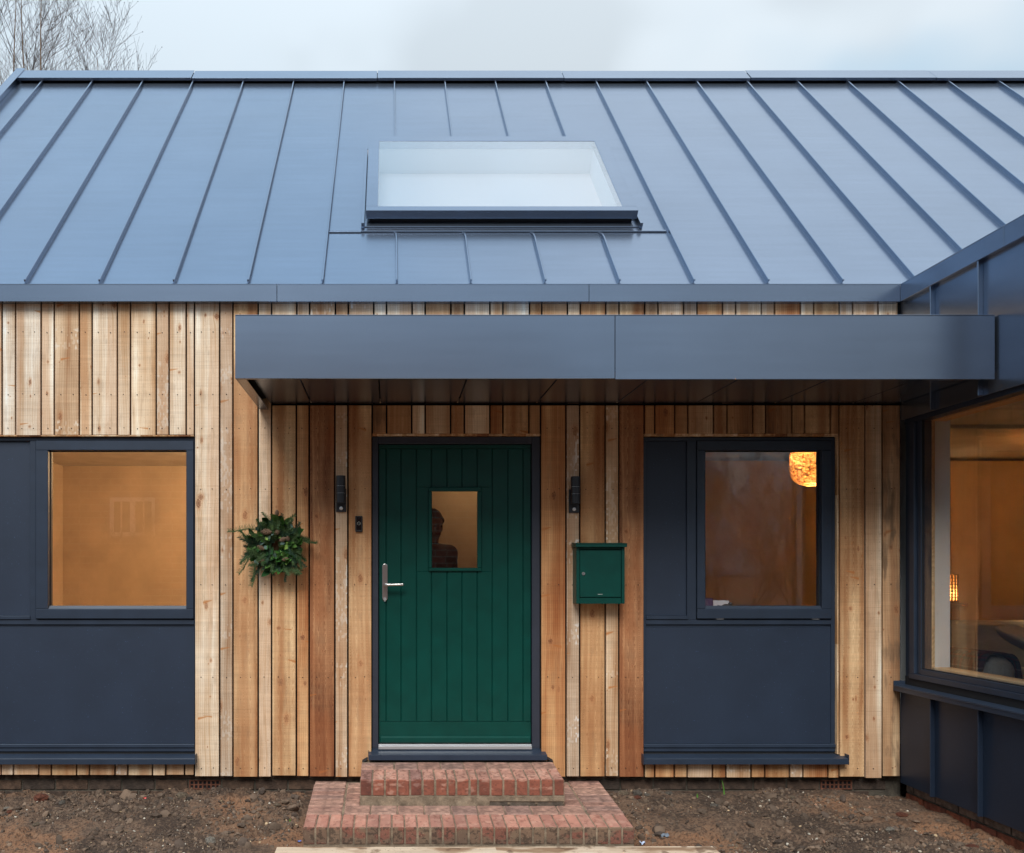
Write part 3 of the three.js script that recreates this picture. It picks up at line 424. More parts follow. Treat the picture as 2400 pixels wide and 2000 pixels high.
// --- projecting bay on the right
{
  const WX = 3.42, Z1 = 1.44, ZG = 1.26; 
  const bay = mesh('bay', [cbox(WX + 0.022, WX + 0.2, 2.520, 3.30, 0.002, Z1 - 0.02, 0), cbox(WX + 0.022, WX + 0.2, 0.10, 0.72, 0.002, Z1 - 0.02, 0), cbox(WX + 0.022, WX + 0.2, 0.7205, 2.5195, ZG + 0.04, Z1 - 0.02, 0), cbox(WX + 0.2005, 8.1, 0.10, 3.30, Z1 - 0.2, Z1 - 0.02, 0), cbox(8.1005, 8.25, 0.10, 3.30, -0.24, Z1 - 0.02, 0)], deck, house);
  const zs = [0.003, 0.37, 0.81, 1.25, Z1];
  for (let i = 0; i + 1 < zs.length; i++) { mesh('wall_panel', cbox(WX, WX + 0.02, 2.497, 3.295, zs[i] + 0.001, zs[i + 1] - 0.001, 0.001), zinc, bay); mesh('wall_panel', cbox(WX, WX + 0.02, 0.074, 0.705, zs[i] + 0.001, zs[i + 1] - 0.001, 0.001), zincSpot, bay); }
  for (const z of zs.slice(1, -1)) for (const [y0, y1, m] of [[2.499, 3.282, zinc], [0.072, 0.704, zincSpot]]) mesh('standing_seam', [cbox(WX - 0.028, WX - 0.0005, y0, y1, z - 0.003, z + 0.003, 0.0005), cbox(WX - 0.0305, WX - 0.0185, y0, y1, z - 0.0085, z + 0.0035, 0.002)], m, bay);
  for (const [a, b] of [[0.062, 1.028], [1.031, Z1 + 0.03]]) mesh('roof_capping', [cbox(WX - 0.035, WX - 0.029, 3.276, 3.386, a, b, 0.001), cbox(WX - 0.035, WX + 0.23, 3.3865, 3.392, a, b, 0.001), cbox(WX - 0.0285, WX - 0.002, 3.276, 3.281, a, b, 0.0005)], zinc, bay);
  mesh('flat_roof', cbox(WX + 0.2, 8.2, 3.31, 3.37, -0.0, Z1, 0.002), zinc, bay);
  mesh('end_cladding', cbox(WX, 8.26, 0.074, 3.295, Z1 - 0.018, Z1, 0.001), zinc, bay);
  mesh('bay_sill', [cbox(WX - 0.047, WX - 0.0405, 0.690, 0.727, 0.008, Z1, 0.001), place(cbox(-0.05, 0.10, -0.004, 0, 0.008, Z1, 0.001), WX, 0.7285, 0, 0, 0, 0.13), cbox(WX - 0.047, WX + 0.03, 0.690, 0.757, 0.003, 0.0075, 0.001)], frameBlue, bay);
  mesh('sill_packer', cbox(WX + 0.032, WX + 0.1, 0.72, 0.790, 0.004, ZG + 0.04, 0.001), rubber, bay);
  const fr = mesh('bay_window', [cbox(WX + 0.028, WX + 0.11, 2.472, 2.524, 0.004, ZG + 0.04, 0.002), cbox(WX + 0.022, WX + 0.11, 0.780, 0.815, 0.06, ZG + 0.04, 0.002), cbox(WX + 0.034, WX + 0.11, 0.8155, 0.852, 0.165, ZG, 0.002), cbox(WX + 0.034, WX + 0.11, 0.766, 2.4715, 0.006, 0.062, 0.002), cbox(WX + 0.022, WX + 0.11, 0.8155, 2.4715, 0.0625, 0.118, 0.003), cbox(WX + 0.040, WX + 0.11, 0.8155, 2.4715, 0.1185, 0.164, 0.002), cbox(WX + 0.028, WX + 0.11, 0.8155, 2.4715, ZG, ZG + 0.04, 0.002)], frameBlue, bay);
  mesh('pane', cbox(WX + 0.052, WX + 0.053, 0.8525, 2.4715, 0.1645, ZG - 0.0005, 0), glass, bay);
  mesh('gasket', [cbox(WX + 0.0455, WX + 0.0515, 0.853, 2.471, 0.1645, 0.170, 0), cbox(WX + 0.0455, WX + 0.0515, 0.8525, 0.858, 0.1705, ZG - 0.001, 0)], rubber, bay);
  const oakUv = (p, ax) => [(1 + 0.5 + p[0]) / STRIPS, p[1] / BOARD];
  mesh('oak_lining', [cbox(WX + 0.1105, WX + 0.129, 0.83, 2.49, 0.10, 0.166, 0.001, oakUv), cbox(WX + 0.1105, WX + 0.235, 0.840, 0.864, 0.167, ZG, 0.001, oakUv), cbox(WX + 0.1105, WX + 0.20, 2.464, 2.488, 0.167, ZG, 0.001, oakUv)], oak, bay);
  for (let k = 1; k < 10; k++) mesh('standing_seam', [cbox(WX + k * 0.48 - 0.003, WX + k * 0.48 + 0.003, 0.072, 3.275, Z1 + 0.0005, Z1 + 0.028, 0.0005), cbox(WX + k * 0.48 - 0.0035, WX + k * 0.48 + 0.0085, 0.072, 3.275, Z1 + 0.0185, Z1 + 0.0305, 0.002)], zinc, bay);
  mesh('roof_capping', [cbox(WX - 0.028, 8.27, 3.276, 3.386, Z1 + 0.024, Z1 + 0.030, 0.001), cbox(WX + 0.2305, 8.27, 3.3865, 3.392, Z1 - 0.2, Z1 + 0.030, 0.001)], zinc, bay);
  const R = mulberry(9), pl = mesh('bay_plinth', [cbox(WX + 0.048, WX + 0.2, -0.3, 0.10, 0.0, Z1 - 0.03, 0), cbox(WX + 0.2005, 8.2, -0.3, 0.10, Z1 - 0.25, Z1 - 0.05, 0)], mortar, bay);
  for (let c = 0; c < 3; c++) for (let i = 0; i < 20; i++) { const x0 = WX + 0.045 + i * 0.225 + (c % 2) * 0.1125; mesh('brick', cbox(x0, x0 + 0.214, 0.016 - c * 0.075, 0.080 - c * 0.075, Z1 - 0.12, Z1 - 0.042, 0.003), plinthBrick[(i + c) % 4], pl); }
  const red = [brickMat(0.30, 0.085, 0.04), brickMat(0.26, 0.075, 0.04)], grey = [brickMat(0.24, 0.17, 0.13), brickMat(0.28, 0.19, 0.145)];
  for (let c = 0; c < 4; c++) { const y1 = 0.080 - c * 0.075; for (let i = 0; i < 12; i++) { const z0 = -0.14 + i * 0.225 + (c % 2) * 0.1125; if (z0 + 0.214 > Z1 - 0.04) continue; mesh('brick', cbox(WX + 0.040 - c * 0.004 + R() * 0.002, WX + 0.12, y1 - 0.064, y1, Math.max(z0, 0.002), z0 + 0.214, 0.003), c < 1 ? grey[i % 2] : red[i % 2], pl); } }
}

// ---------------------------------------------------------------- rooms behind the glass
{
  const y0 = 0.29, y1 = 2.62;
  structure('room_floor', [cbox(-3.5, 8.0, 0.13, y0, -5.5, -0.245, 0), cbox(3.625, 8.09, 0.13, y0 - 0.002, -0.2445, 1.24, 0)], oakFloor);
  const ceil = [cbox(-3.5, -0.405, y1, y1 + 0.03, -5.5, -0.245, 0), cbox(-0.295, 1.245, y1, y1 + 0.03, -5.5, -0.245, 0), cbox(1.355, 8.0, y1, y1 + 0.03, -5.5, -0.245, 0), cbox(3.625, 8.09, y1 + 0.004, y1 + 0.034, -0.2445, 1.24, 0)];
  structure('ceiling', ceil, plaster);
  structure('ceiling_beam', cbox(1.36, 7.99, y1 - 0.03, y1 - 0.001, -1.0, -0.86, 0.002), plaster);
  structure('interior_wall', [cbox(-0.40, -0.30, y0, 3.2, -5.49, -0.245, 0), cbox(1.25, 1.35, y0, 3.2, -5.49, -0.245, 0), cbox(-3.49, -0.405, y0, y1 - 0.001, -3.5, -3.4, 0), cbox(-3.505, -3.47, y0, y1 - 0.001, -3.399, -0.25, 0), cbox(-0.295, 1.245, y0, y1 - 0.001, -2.85, -2.75, 0), cbox(1.355, 7.99, y0, y1 - 0.031, -2.85, -2.75, 0),
    cbox(-3.46, -2.805, y0, y1 - 0.001, -0.26, -0.2415, 0), cbox(-1.305, -0.405, y0, y1 - 0.001, -0.26, -0.2415, 0), cbox(1.355, 1.70, y0, y1 - 0.001, -0.26, -0.2415, 0), cbox(-2.805, -1.305, y0, 1.20, -0.26, -0.2415, 0), cbox(1.70, 3.0, y0, 1.20, -0.26, -0.2415, 0)], plasterWarm);
  structure('plaster_reveal', [cbox(3.552, 3.692, y0, y1 - 0.001, -0.26, 0.10, 0.002), cbox(3.0, 3.5515, y0, y1 - 0.001, -0.26, -0.2415, 0)], std({ color: rgb(0.84, 0.86, 0.86), roughness: 0.85 }));
  structure('window_board', [cbox(1.72, 2.98, 1.201, 1.2245, -0.30, -0.112, 0.004), cbox(-2.78, -1.33, 1.201, 1.2245, -0.30, -0.112, 0.004)], oak);
}
// lamps: a glowing bulb and the light it gives
const bulbMat = std({ color: rgb(1, 0.8, 0.5), emissive: rgb(1, 0.62, 0.26), emissiveIntensity: 2 });
function lampLight(x, y, z, I, color = rgb(1, 0.66, 0.34)) { const l = new THREE.PointLight(color, I, 0, 2); l.position.set(x, y, z); l.castShadow = true; l.shadow.radius = 1.5; scene.add(l); return l; }
function ceilingLamp(x, z, I, label) {
  const g = group('ceiling_lamp'); g.position.set(x, 2.618, z); tag(g, label, 'lamp');
  mesh('rose', place(cyl(0.05, 0.055, 0.025, 24), 0, -0.014, 0), alu, g); mesh('flex', place(cyl(0.004, 0.004, 0.09, 8), 0, -0.07, 0), rubber, g);
  mesh('bulb', place(new THREE.SphereGeometry(0.035, 16, 12), 0, -0.145, 0), bulbMat, g); lampLight(x, 2.473, z, I);
}
ceilingLamp(-0.95, -1.75, 3.7, 'bare bulb on the ceiling of the tan lit left room');
ceilingLamp(0.95, -2.2, 0.14, 'bare bulb on the ceiling of the hall behind the green door');
// woven globe pendant lamps
const twine = std({ color: rgb(0.62, 0.40, 0.17), roughness: 0.9 });
const shadeSkin = phys({ color: rgb(0.80, 0.55, 0.26), transmission: 0.16, thickness: 0, roughness: 1 });
function pendant(x, z, I, label) {
  const R = mulberry(42), g = group('pendant_lamp'); g.position.set(x, 2.617, z); tag(g, label, 'lamp', 'woven pendant lamps');
  const T = new Twigs(), r = 0.172, h = 0.19, cy = -0.245;
  const pt = (a, t) => { const k = Math.pow(Math.max(0, 1 - Math.pow(Math.abs(t), 3.4)), 1 / 2.4); return new THREE.Vector3(Math.cos(a) * r * k, cy + t * h, Math.sin(a) * r * k); };
  for (let i = 0; i < 620; i++) { let a = R() * 6.283, t = (R() * 2 - 1) * 0.97, da = (R() - 0.5) * 0.5, dt = (R() - 0.5) * 0.5; let p = pt(a, t); const n = 12; for (let j = 0; j < n; j++) { a += da; t += dt * 0.5; if (Math.abs(t) > 0.985) { dt = -dt; t = clamp(t, -0.985, 0.985); } da += (R() - 0.5) * 0.1; const q = pt(a, t); T.seg(p, q, 0.0012, 0.0012, 3); p = q; } }
  mesh('woven_shade', T.build(), twine, g);
  const prof = []; for (let i = 0; i <= 24; i++) { const t = -0.9 + 1.8 * i / 24, q = pt(0, t); prof.push(new THREE.Vector2(q.x * 0.985, q.y)); }
  mesh('inner_skin', new THREE.LatheGeometry(prof, 40), shadeSkin, g);
  mesh('flex', place(cyl(0.004, 0.004, 0.2, 8), 0, -0.1, 0), rubber, g); mesh('rose', place(cyl(0.05, 0.055, 0.025, 24), 0, -0.013, 0), alu, g);
  mesh('bulb', place(new THREE.SphereGeometry(0.034, 16, 12), 0, -0.215, 0), bulbMat, g); lampLight(x, 2.402, z, I);
}
pendant(3.42, -1.2, 1.1, 'woven globe pendant lamp seen through the window under the canopy');
pendant(5.80, -1.35, 7.0, 'woven globe pendant lamp hanging farther back in the bay room');
{ // cabinet with its table lamp
  const c = group('cabinet'); c.position.set(4.98, 0.29, -2.5); tag(c, 'tall dark wooden cabinet against the back wall of the bay room', 'cabinet');
  const uv = (p, ax) => [(5 + 0.5 + p[0] * 0.8) / STRIPS, p[1] / BOARD];
  mesh('carcass', cbox(-0.38, 0.36, 0.06, 0.875, -0.2, 0.19, 0.003, uv), walnut, c); mesh('top', cbox(-0.42, 0.42, 0.8755, 0.905, -0.22, 0.225, 0.004, uv), walnut, c);
  for (const s of [-1, 1]) { mesh('door', cbox(s > 0 ? 0.005 : -0.365, s > 0 ? 0.345 : -0.015, 0.08, 0.86, 0.1905, 0.208, 0.003, uv), walnut, c); for (const z of [-0.17, 0.15]) mesh('leg', cbox(s * 0.34 - 0.02, s * 0.34 + 0.02, 0.001, 0.0595, z, z + 0.04, 0.002), walnut, c); }
  const t = group('table_lamp'); t.position.set(5.345, 1.196, -2.44); tag(t, 'small pierced cylinder lamp glowing on the wooden cabinet', 'lamp');
  const parts = []; for (let i = 0; i < 14; i++) { const a = i / 14 * 6.2832; parts.push(place(cbox(-0.007, 0.007, 0.02, 0.268, -0.0012, 0.0012, 0), Math.sin(a) * 0.058, 0, Math.cos(a) * 0.058, 0, a)); }
  for (let k = 0; k < 9; k++) { const q = new THREE.TorusGeometry(0.0585, 0.0042, 6, 30); q.rotateX(Math.PI / 2); q.translate(0, 0.022 + k * 0.0306, 0); parts.push(q); }
  mesh('pierced_shade', parts.map(g => g.index ? g.toNonIndexed() : g), std({ color: rgb(0.22, 0.15, 0.09), roughness: 0.6, metalness: 0.4 }), t);
  mesh('inner_skin', place(new THREE.CylinderGeometry(0.054, 0.054, 0.25, 30, 1, true), 0, 0.145, 0), shadeSkin, t); mesh('base', place(cyl(0.06, 0.062, 0.02, 28), 0, 0.0105, 0), walnut, t);
  mesh('bulb', place(new THREE.SphereGeometry(0.028, 14, 10), 0, 0.085, 0), bulbMat, t); lampLight(5.345, 1.281, -2.44, 0.25);
}
{ // sofa, cushion, tartan throw
  const linen = std({ color: rgb(0.56, 0.57, 0.52), map: scaled(fleck, 3), roughness: 0.95 });
  const soft = (x0, x1, y0, y1, z0, z1, r) => { const g = new THREE.BoxGeometry(x1 - x0, y1 - y0, z1 - z0, 10, 10, 10), p = g.attributes.position, h = [(x1 - x0) / 2, (y1 - y0) / 2, (z1 - z0) / 2]; for (let i = 0; i < p.count; i++) { const v = [p.getX(i), p.getY(i), p.getZ(i)], c = v.map((q, k) => clamp(q, -h[k] + r, h[k] - r)), d = v.map((q, k) => q - c[k]), l = Math.hypot(...d); if (l > 1e-6) { const o = c.map((q, k) => q + d[k] / l * r); p.setXYZ(i, ...o); } } g.translate((x0 + x1) / 2, (y0 + y1) / 2, (z0 + z1) / 2); g.computeVertexNormals(); return g; };
  const s = group('sofa'); s.position.set(5.2, 0.29, -0.75); tag(s, 'grey linen sofa standing just inside the bay window', 'sofa');
  mesh('seat', soft(-0.72, 1.0, 0.14, 0.44, -0.42, 0.45, 0.08), linen, s); mesh('backrest', soft(-0.9, 1.2, 0.14, 0.80, -0.68, -0.40, 0.1), linen, s);
  for (const x of [-1.0, 1.0]) mesh('arm', soft(x, x + 0.26, 0.10, 0.60, -0.62, 0.46, 0.12), linen, s);
  for (const x of [-0.85, 1.1]) for (const z of [-0.55, 0.36]) mesh('leg', place(cyl(0.022, 0.016, 0.14, 10), x, 0.0705, z), walnut, s);
  const plaid = texture(512, 512, (i, j) => { const st = k => { const q = (k % 128) / 128; return q < 0.12 ? 1 : q < 0.2 ? 2 : q < 0.5 ? 3 : q < 0.56 ? 4 : q < 0.86 ? 5 : 2; }, c = [0, [110, 26, 34], [46, 44, 52], [76, 74, 80], [150, 120, 110], [92, 38, 44]], a = c[st(i)], b = c[st(j)], f = 0.9 + 0.2 * hash2(i, j, 4); return [0, 1, 2].map(k => (a[k] + b[k]) / 2 * f); });
  const w = 0.55, P = [], U = [], I = [], nu = 44, nv = 34; // throw draped over the near arm
  for (let i = 0; i <= nu; i++) for (let j = 0; j <= nv; j++) { const u = i / nu * 1.22 - 0.61, v = j / nv * w, fold = Math.sin(v * 30 + u) * 0.008 + (vnoise(v * 12, u * 5, 6) - 0.5) * 0.02; let x, y; const hw = 0.142, top = 0.612; const au = Math.abs(u);
    if (au < 0.06) { x = u; y = top; } else if (au < 0.06 + 0.19) { const t = (au - 0.06) / 0.19 * Math.PI / 2; x = Math.sign(u) * (0.06 + Math.sin(t) * (hw - 0.06)); y = top - (1 - Math.cos(t)) * 0.13; } else { x = Math.sign(u) * (hw + 0.004); y = top - 0.13 - (au - 0.25); }
    P.push(x * (1 + fold * 2) + fold * 0.6 * Math.sign(u), Math.max(y, 0.24) + Math.abs(fold) * 0.5 + 0.004, v - 0.12); U.push(u * 1.6, v * 1.6); }
  for (let i = 0; i < nu; i++) for (let j = 0; j < nv; j++) { const a = i * (nv + 1) + j; I.push(a, a + 1, a + nv + 1, a + 1, a + nv + 2, a + nv + 1); }
  const g = new THREE.BufferGeometry(); g.setAttribute('position', new THREE.Float32BufferAttribute(P, 3)); g.setAttribute('uv', new THREE.Float32BufferAttribute(U, 2)); g.setIndex(I); g.computeVertexNormals();
  const th = mesh('throw', g, std({ map: plaid, roughness: 1, side: THREE.DoubleSide })); th.position.set(4.33, 0.29, -0.75); tag(th, 'tartan throw in red and grey draped over the sofa arm', 'throw');
  const cu = new THREE.SphereGeometry(1, 40, 28), p = cu.attributes.position; for (let i = 0; i < p.count; i++) { const x = p.getX(i), y = p.getY(i), z = p.getZ(i), sq = v => Math.sign(v) * Math.pow(Math.abs(v), 0.55); const ex = sq(x), ez = sq(z); p.setXYZ(i, ex * 0.25, y * 0.085 * (1 - 0.55 * Math.max(ex * ex, ez * ez)) , ez * 0.25); } cu.computeVertexNormals();
  const cm = mesh('cushion', cu, linen); cm.rotation.set(0.35, 0.2, -0.30); cm.position.set(4.80, 0.955, -0.60); tag(cm, 'plain grey linen cushion leaning above the sofa arm', 'cushion');
}
{ // things on the inside sill of the window under the canopy
  const b1 = mesh('book', cbox(-0.09, 0.06, 0, 0.014, -0.05, 0.05, 0.002), std({ color: rgb(0.20, 0.07, 0.03), roughness: 0.6 })); b1.position.set(2.27, 1.2252, -0.21); tag(b1, 'thin brown book lying flat on the window sill indoors', 'book');
  const b2 = mesh('book', cbox(-0.05, 0.05, 0, 0.062, -0.012, 0.012, 0.002), std({ color: rgb(0.07, 0.03, 0.09), roughness: 0.6 })); b2.position.set(2.20, 1.2395, -0.235); tag(b2, 'purple book standing at the left of the indoor sill', 'book');
  const c = mesh('card', place(cbox(-0.055, 0.055, 0, 0.062, -0.001, 0.001, 0), 0, 0, 0, -0.15), std({ color: rgb(0.6, 0.56, 0.58), roughness: 0.8 })); c.position.set(2.325, 1.2252, -0.265); tag(c, 'pale card propped up on the indoor sill', 'card');
  const prof = [[0.0, 0], [0.022, 0.003], [0.03, 0.02], [0.026, 0.036], [0.014, 0.047], [0.0, 0.052]].map(p => new THREE.Vector2(...p)); const bd = new THREE.LatheGeometry(prof, 20); bd.scale(1.25, 0.75, 0.8); const hd = place(new THREE.SphereGeometry(0.014, 14, 10), 0.026, 0.038, 0), bk = place(new THREE.ConeGeometry(0.004, 0.016, 8), 0.045, 0.038, 0, 0, 0, -Math.PI / 2), tl = place(new THREE.ConeGeometry(0.012, 0.05, 8), -0.045, 0.022, 0, 0, 0, 1.2, [1, 1, 0.5]);
  const bird = mesh('bird_figurine', [bd, hd, bk, tl], std({ color: rgb(0.03, 0.028, 0.03), roughness: 0.5 })); bird.position.set(2.335, 1.2252, -0.20); tag(bird, 'small dark bird ornament on the indoor window sill', 'ornament');
}

{ // somebody standing in the hall, seen dimly through the door glass
  const bone = (a, b, ra, rb) => ({ a, b, ra, rb });
  function surface(bones, k, lo, hi, c) {                  // surface nets over a field of tapered capsules
    const n = [0, 1, 2].map(i => Math.ceil((hi[i] - lo[i]) / c) + 1), F = new Float32Array(n[0] * n[1] * n[2]), id = (x, y, z) => (z * n[1] + y) * n[0] + x;
    for (let z = 0; z < n[2]; z++) for (let y = 0; y < n[1]; y++) for (let x = 0; x < n[0]; x++) { const p = [lo[0] + x * c, lo[1] + y * c, lo[2] + z * c]; let s = 0;
      for (const { a, b, ra, rb } of bones) { const d = [b[0] - a[0], b[1] - a[1], b[2] - a[2]], q = [p[0] - a[0], p[1] - a[1], p[2] - a[2]], t = clamp((q[0] * d[0] + q[1] * d[1] + q[2] * d[2]) / (d[0] * d[0] + d[1] * d[1] + d[2] * d[2] || 1)); const v = Math.hypot(q[0] - d[0] * t, q[1] - d[1] * t, q[2] - d[2] * t) - lerp(ra, rb, t); s += Math.exp(-v / k); }
      F[id(x, y, z)] = -k * Math.log(s + 1e-30); }
    const V = new Map(), P = [], I = [];
    const vert = (x, y, z) => { const key = id(x, y, z); if (V.has(key)) return V.get(key); let m = 0, s = [0, 0, 0]; for (const [i, j] of [[0, 1], [2, 3], [4, 5], [6, 7], [0, 2], [1, 3], [4, 6], [5, 7], [0, 4], [1, 5], [2, 6], [3, 7]]) { const A = [x + (i & 1), y + (i >> 1 & 1), z + (i >> 2)], B = [x + (j & 1), y + (j >> 1 & 1), z + (j >> 2)], f = F[id(...A)], g = F[id(...B)]; if (f < 0 !== g < 0) { const t = f / (f - g); for (let q = 0; q < 3; q++) s[q] += lerp(A[q], B[q], t); m++; } } P.push(...s.map((v, q) => lo[q] + v / m * c)); V.set(key, P.length / 3 - 1); return P.length / 3 - 1; };
    for (let z = 1; z < n[2] - 1; z++) for (let y = 1; y < n[1] - 1; y++) for (let x = 1; x < n[0] - 1; x++) { const f = F[id(x, y, z)] < 0; for (const [ax, q] of [[[1, 0, 0], [[0, -1, -1], [0, 0, -1], [0, 0, 0], [0, -1, 0]]], [[0, 1, 0], [[-1, 0, -1], [-1, 0, 0], [0, 0, 0], [0, 0, -1]]], [[0, 0, 1], [[-1, -1, 0], [0, -1, 0], [0, 0, 0], [-1, 0, 0]]]]) { const g = F[id(x + ax[0], y + ax[1], z + ax[2])] < 0; if (f === g) continue; const v = q.map(o => vert(x + o[0], y + o[1], z + o[2])); if (f) I.push(v[0], v[1], v[2], v[0], v[2], v[3]); else I.push(v[0], v[2], v[1], v[0], v[3], v[2]); } }
    const g = new THREE.BufferGeometry(); g.setAttribute('position', new THREE.Float32BufferAttribute(P, 3)); g.setIndex(I); g.computeVertexNormals(); return g; }
  const B = [bone([0, 0.95, 0], [0, 1.12, 0], 0.13, 0.12), bone([0, 1.12, 0], [0, 1.28, 0.0], 0.12, 0.13), bone([-0.07, 0.93, 0], [0.07, 0.93, 0], 0.11, 0.11), bone([-0.08, 1.30, -0.01], [0.08, 1.30, -0.01], 0.10, 0.10)];
  for (const s of [-1, 1]) B.push(bone([s * 0.165, 1.345, -0.01], [s * 0.215, 1.07, -0.03], 0.058, 0.045), bone([s * 0.215, 1.07, -0.03], [s * 0.215, 0.85, 0.04], 0.044, 0.031), bone([s * 0.085, 0.88, 0], [s * 0.095, 0.49, 0.015], 0.088, 0.056), bone([s * 0.095, 0.49, 0.015], [s * 0.10, 0.09, -0.015], 0.055, 0.040), bone([s * 0.10, 0.05, -0.03], [s * 0.115, 0.04, 0.13], 0.042, 0.034), bone([s * 0.03, 1.37, -0.01], [s * 0.165, 1.345, -0.01], 0.05, 0.055));
  const body = surface(B, 0.014, [-0.33, -0.02, -0.2], [0.33, 1.5, 0.22], 0.014);
  const H = [bone([0, 1.36, -0.01], [0, 1.46, 0.0], 0.052, 0.050), bone([0, 1.57, -0.012], [0, 1.59, -0.006], 0.083, 0.083), bone([0, 1.50, 0.028], [0, 1.54, 0.03], 0.052, 0.062), bone([0, 1.545, 0.092], [0, 1.522, 0.105], 0.010, 0.014), bone([-0.03, 1.567, 0.075], [0.03, 1.567, 0.075], 0.014, 0.014), bone([-0.022, 1.492, 0.078], [0.022, 1.492, 0.078], 0.008, 0.008)];
  for (const s of [-1, 1]) H.push(bone([s * 0.083, 1.555, -0.008], [s * 0.085, 1.525, -0.004], 0.016, 0.011));
  const head = surface(H, 0.006, [-0.12, 1.36, -0.12], [0.12, 1.70, 0.13], 0.006), parts = [body, head];
  for (const s of [-1, 1]) { const w = [s * 0.215, 0.85, 0.04], K = [bone(w, [w[0], w[1] - 0.085, w[2] + 0.012], 0.026, 0.030)]; for (let f = 0; f < 4; f++) { const z = w[2] - 0.022 + f * 0.019, L = [0.052, 0.066, 0.072, 0.064][f]; K.push(bone([w[0], w[1] - 0.095, z + 0.01], [w[0] - s * 0.004, w[1] - 0.095 - L * 0.55, z + 0.014], 0.0095, 0.009), bone([w[0] - s * 0.004, w[1] - 0.095 - L * 0.55, z + 0.014], [w[0] - s * 0.018, w[1] - 0.095 - L, z + 0.014], 0.009, 0.0075)); } K.push(bone([w[0], w[1] - 0.035, w[2] + 0.03], [w[0] - s * 0.008, w[1] - 0.085, w[2] + 0.058], 0.0125, 0.0105), bone([w[0] - s * 0.008, w[1] - 0.085, w[2] + 0.058], [w[0] - s * 0.014, w[1] - 0.112, w[2] + 0.058], 0.0105, 0.0085)); parts.push(surface(K, 0.0028, [w[0] - 0.06, w[1] - 0.2, w[2] - 0.06], [w[0] + 0.06, w[1] + 0.03, w[2] + 0.1], 0.0045)); }
  for (const g of parts) { const p = g.attributes.position, C = []; for (let i = 0; i < p.count; i++) { const y = p.getY(i), x = p.getX(i), z = p.getZ(i), eye = z > 0.06 && Math.hypot(Math.abs(x) - 0.03, (y - 1.548) * 1.5) < 0.011, lip = z > 0.075 && Math.abs(x) < 0.024 && Math.abs(y - 1.492) < 0.008; const c = eye ? [0.03, 0.02, 0.015] : lip ? [0.30, 0.12, 0.10] : y > 1.425 || (y < 0.855 && Math.abs(x) > 0.155) ? [0.42, 0.24, 0.16] : y > 0.9 || Math.abs(x) > 0.185 ? [0.020, 0.022, 0.030] : y > 0.08 ? [0.030, 0.034, 0.05] : [0.02, 0.015, 0.012]; C.push(...c); } g.setAttribute('color', new THREE.Float32BufferAttribute(C, 3)); }
  const person = group('person'); person.position.set(0.335, 0.291, -0.98); person.rotation.y = 0.5; tag(person, 'person in dark clothes standing in the hall behind the door glass', 'person');
  mesh('body', parts, std({ vertexColors: true, roughness: 0.85 }), person);
  const hair = surface([bone([0, 1.60, -0.025], [0, 1.612, -0.01], 0.084, 0.084), bone([0, 1.55, -0.045], [0, 1.47, -0.05], 0.07, 0.045), bone([-0.075, 1.60, 0.0], [0.075, 1.60, 0.0], 0.03, 0.03)], 0.01, [-0.14, 1.40, -0.15], [0.14, 1.74, 0.10], 0.008);
  mesh('hair', hair, std({ color: rgb(0.018, 0.012, 0.009), roughness: 0.7 }), person);
}

// ---------------------------------------------------------------- fittings on the front wall
for (const [px, py, label] of [[799.8, 1173.5, 'black up and down wall light left of the green door, above the doorbell'], [1344.8, 1175.5, 'black up and down wall light right of the green door, above the post box']]) {
  const l = group('wall_light'); l.position.set(X(px), 5.3157 - py / 350, 0.0015); tag(l, label, 'wall light', 'wall lights beside the front door');
  mesh('back_plate', cbox(-0.0345, 0.0345, -0.078, 0.079, 0, 0.014, 0.002), blackPaint, l);
  mesh('arm', cbox(-0.016, 0.016, 0.03, 0.07, 0.0142, 0.03, 0.001), blackPaint, l);
  for (const [y0, y1] of [[-0.020, 0.0425], [0.0437, 0.0897], [0.0909, 0.1585]]) mesh('tube', place(new THREE.CylinderGeometry(0.0315, 0.0315, y1 - y0, 32), 0, (y0 + y1) / 2, 0.0585), blackPaint, l);
  mesh('tube_core', place(cyl(0.0306, 0.0306, 0.176, 24), 0, 0.069, 0.0585), alu, l);
  mesh('motion_sensor', place(new THREE.SphereGeometry(0.0125, 20, 12), 0, -0.053, 0.013), std({ color: rgb(0.75, 0.76, 0.78), roughness: 0.3 }), l);
  mesh('sensor_hood', place(new THREE.TorusGeometry(0.0135, 0.003, 8, 24, Math.PI), 0, -0.053, 0.0155), blackPaint, l);
}
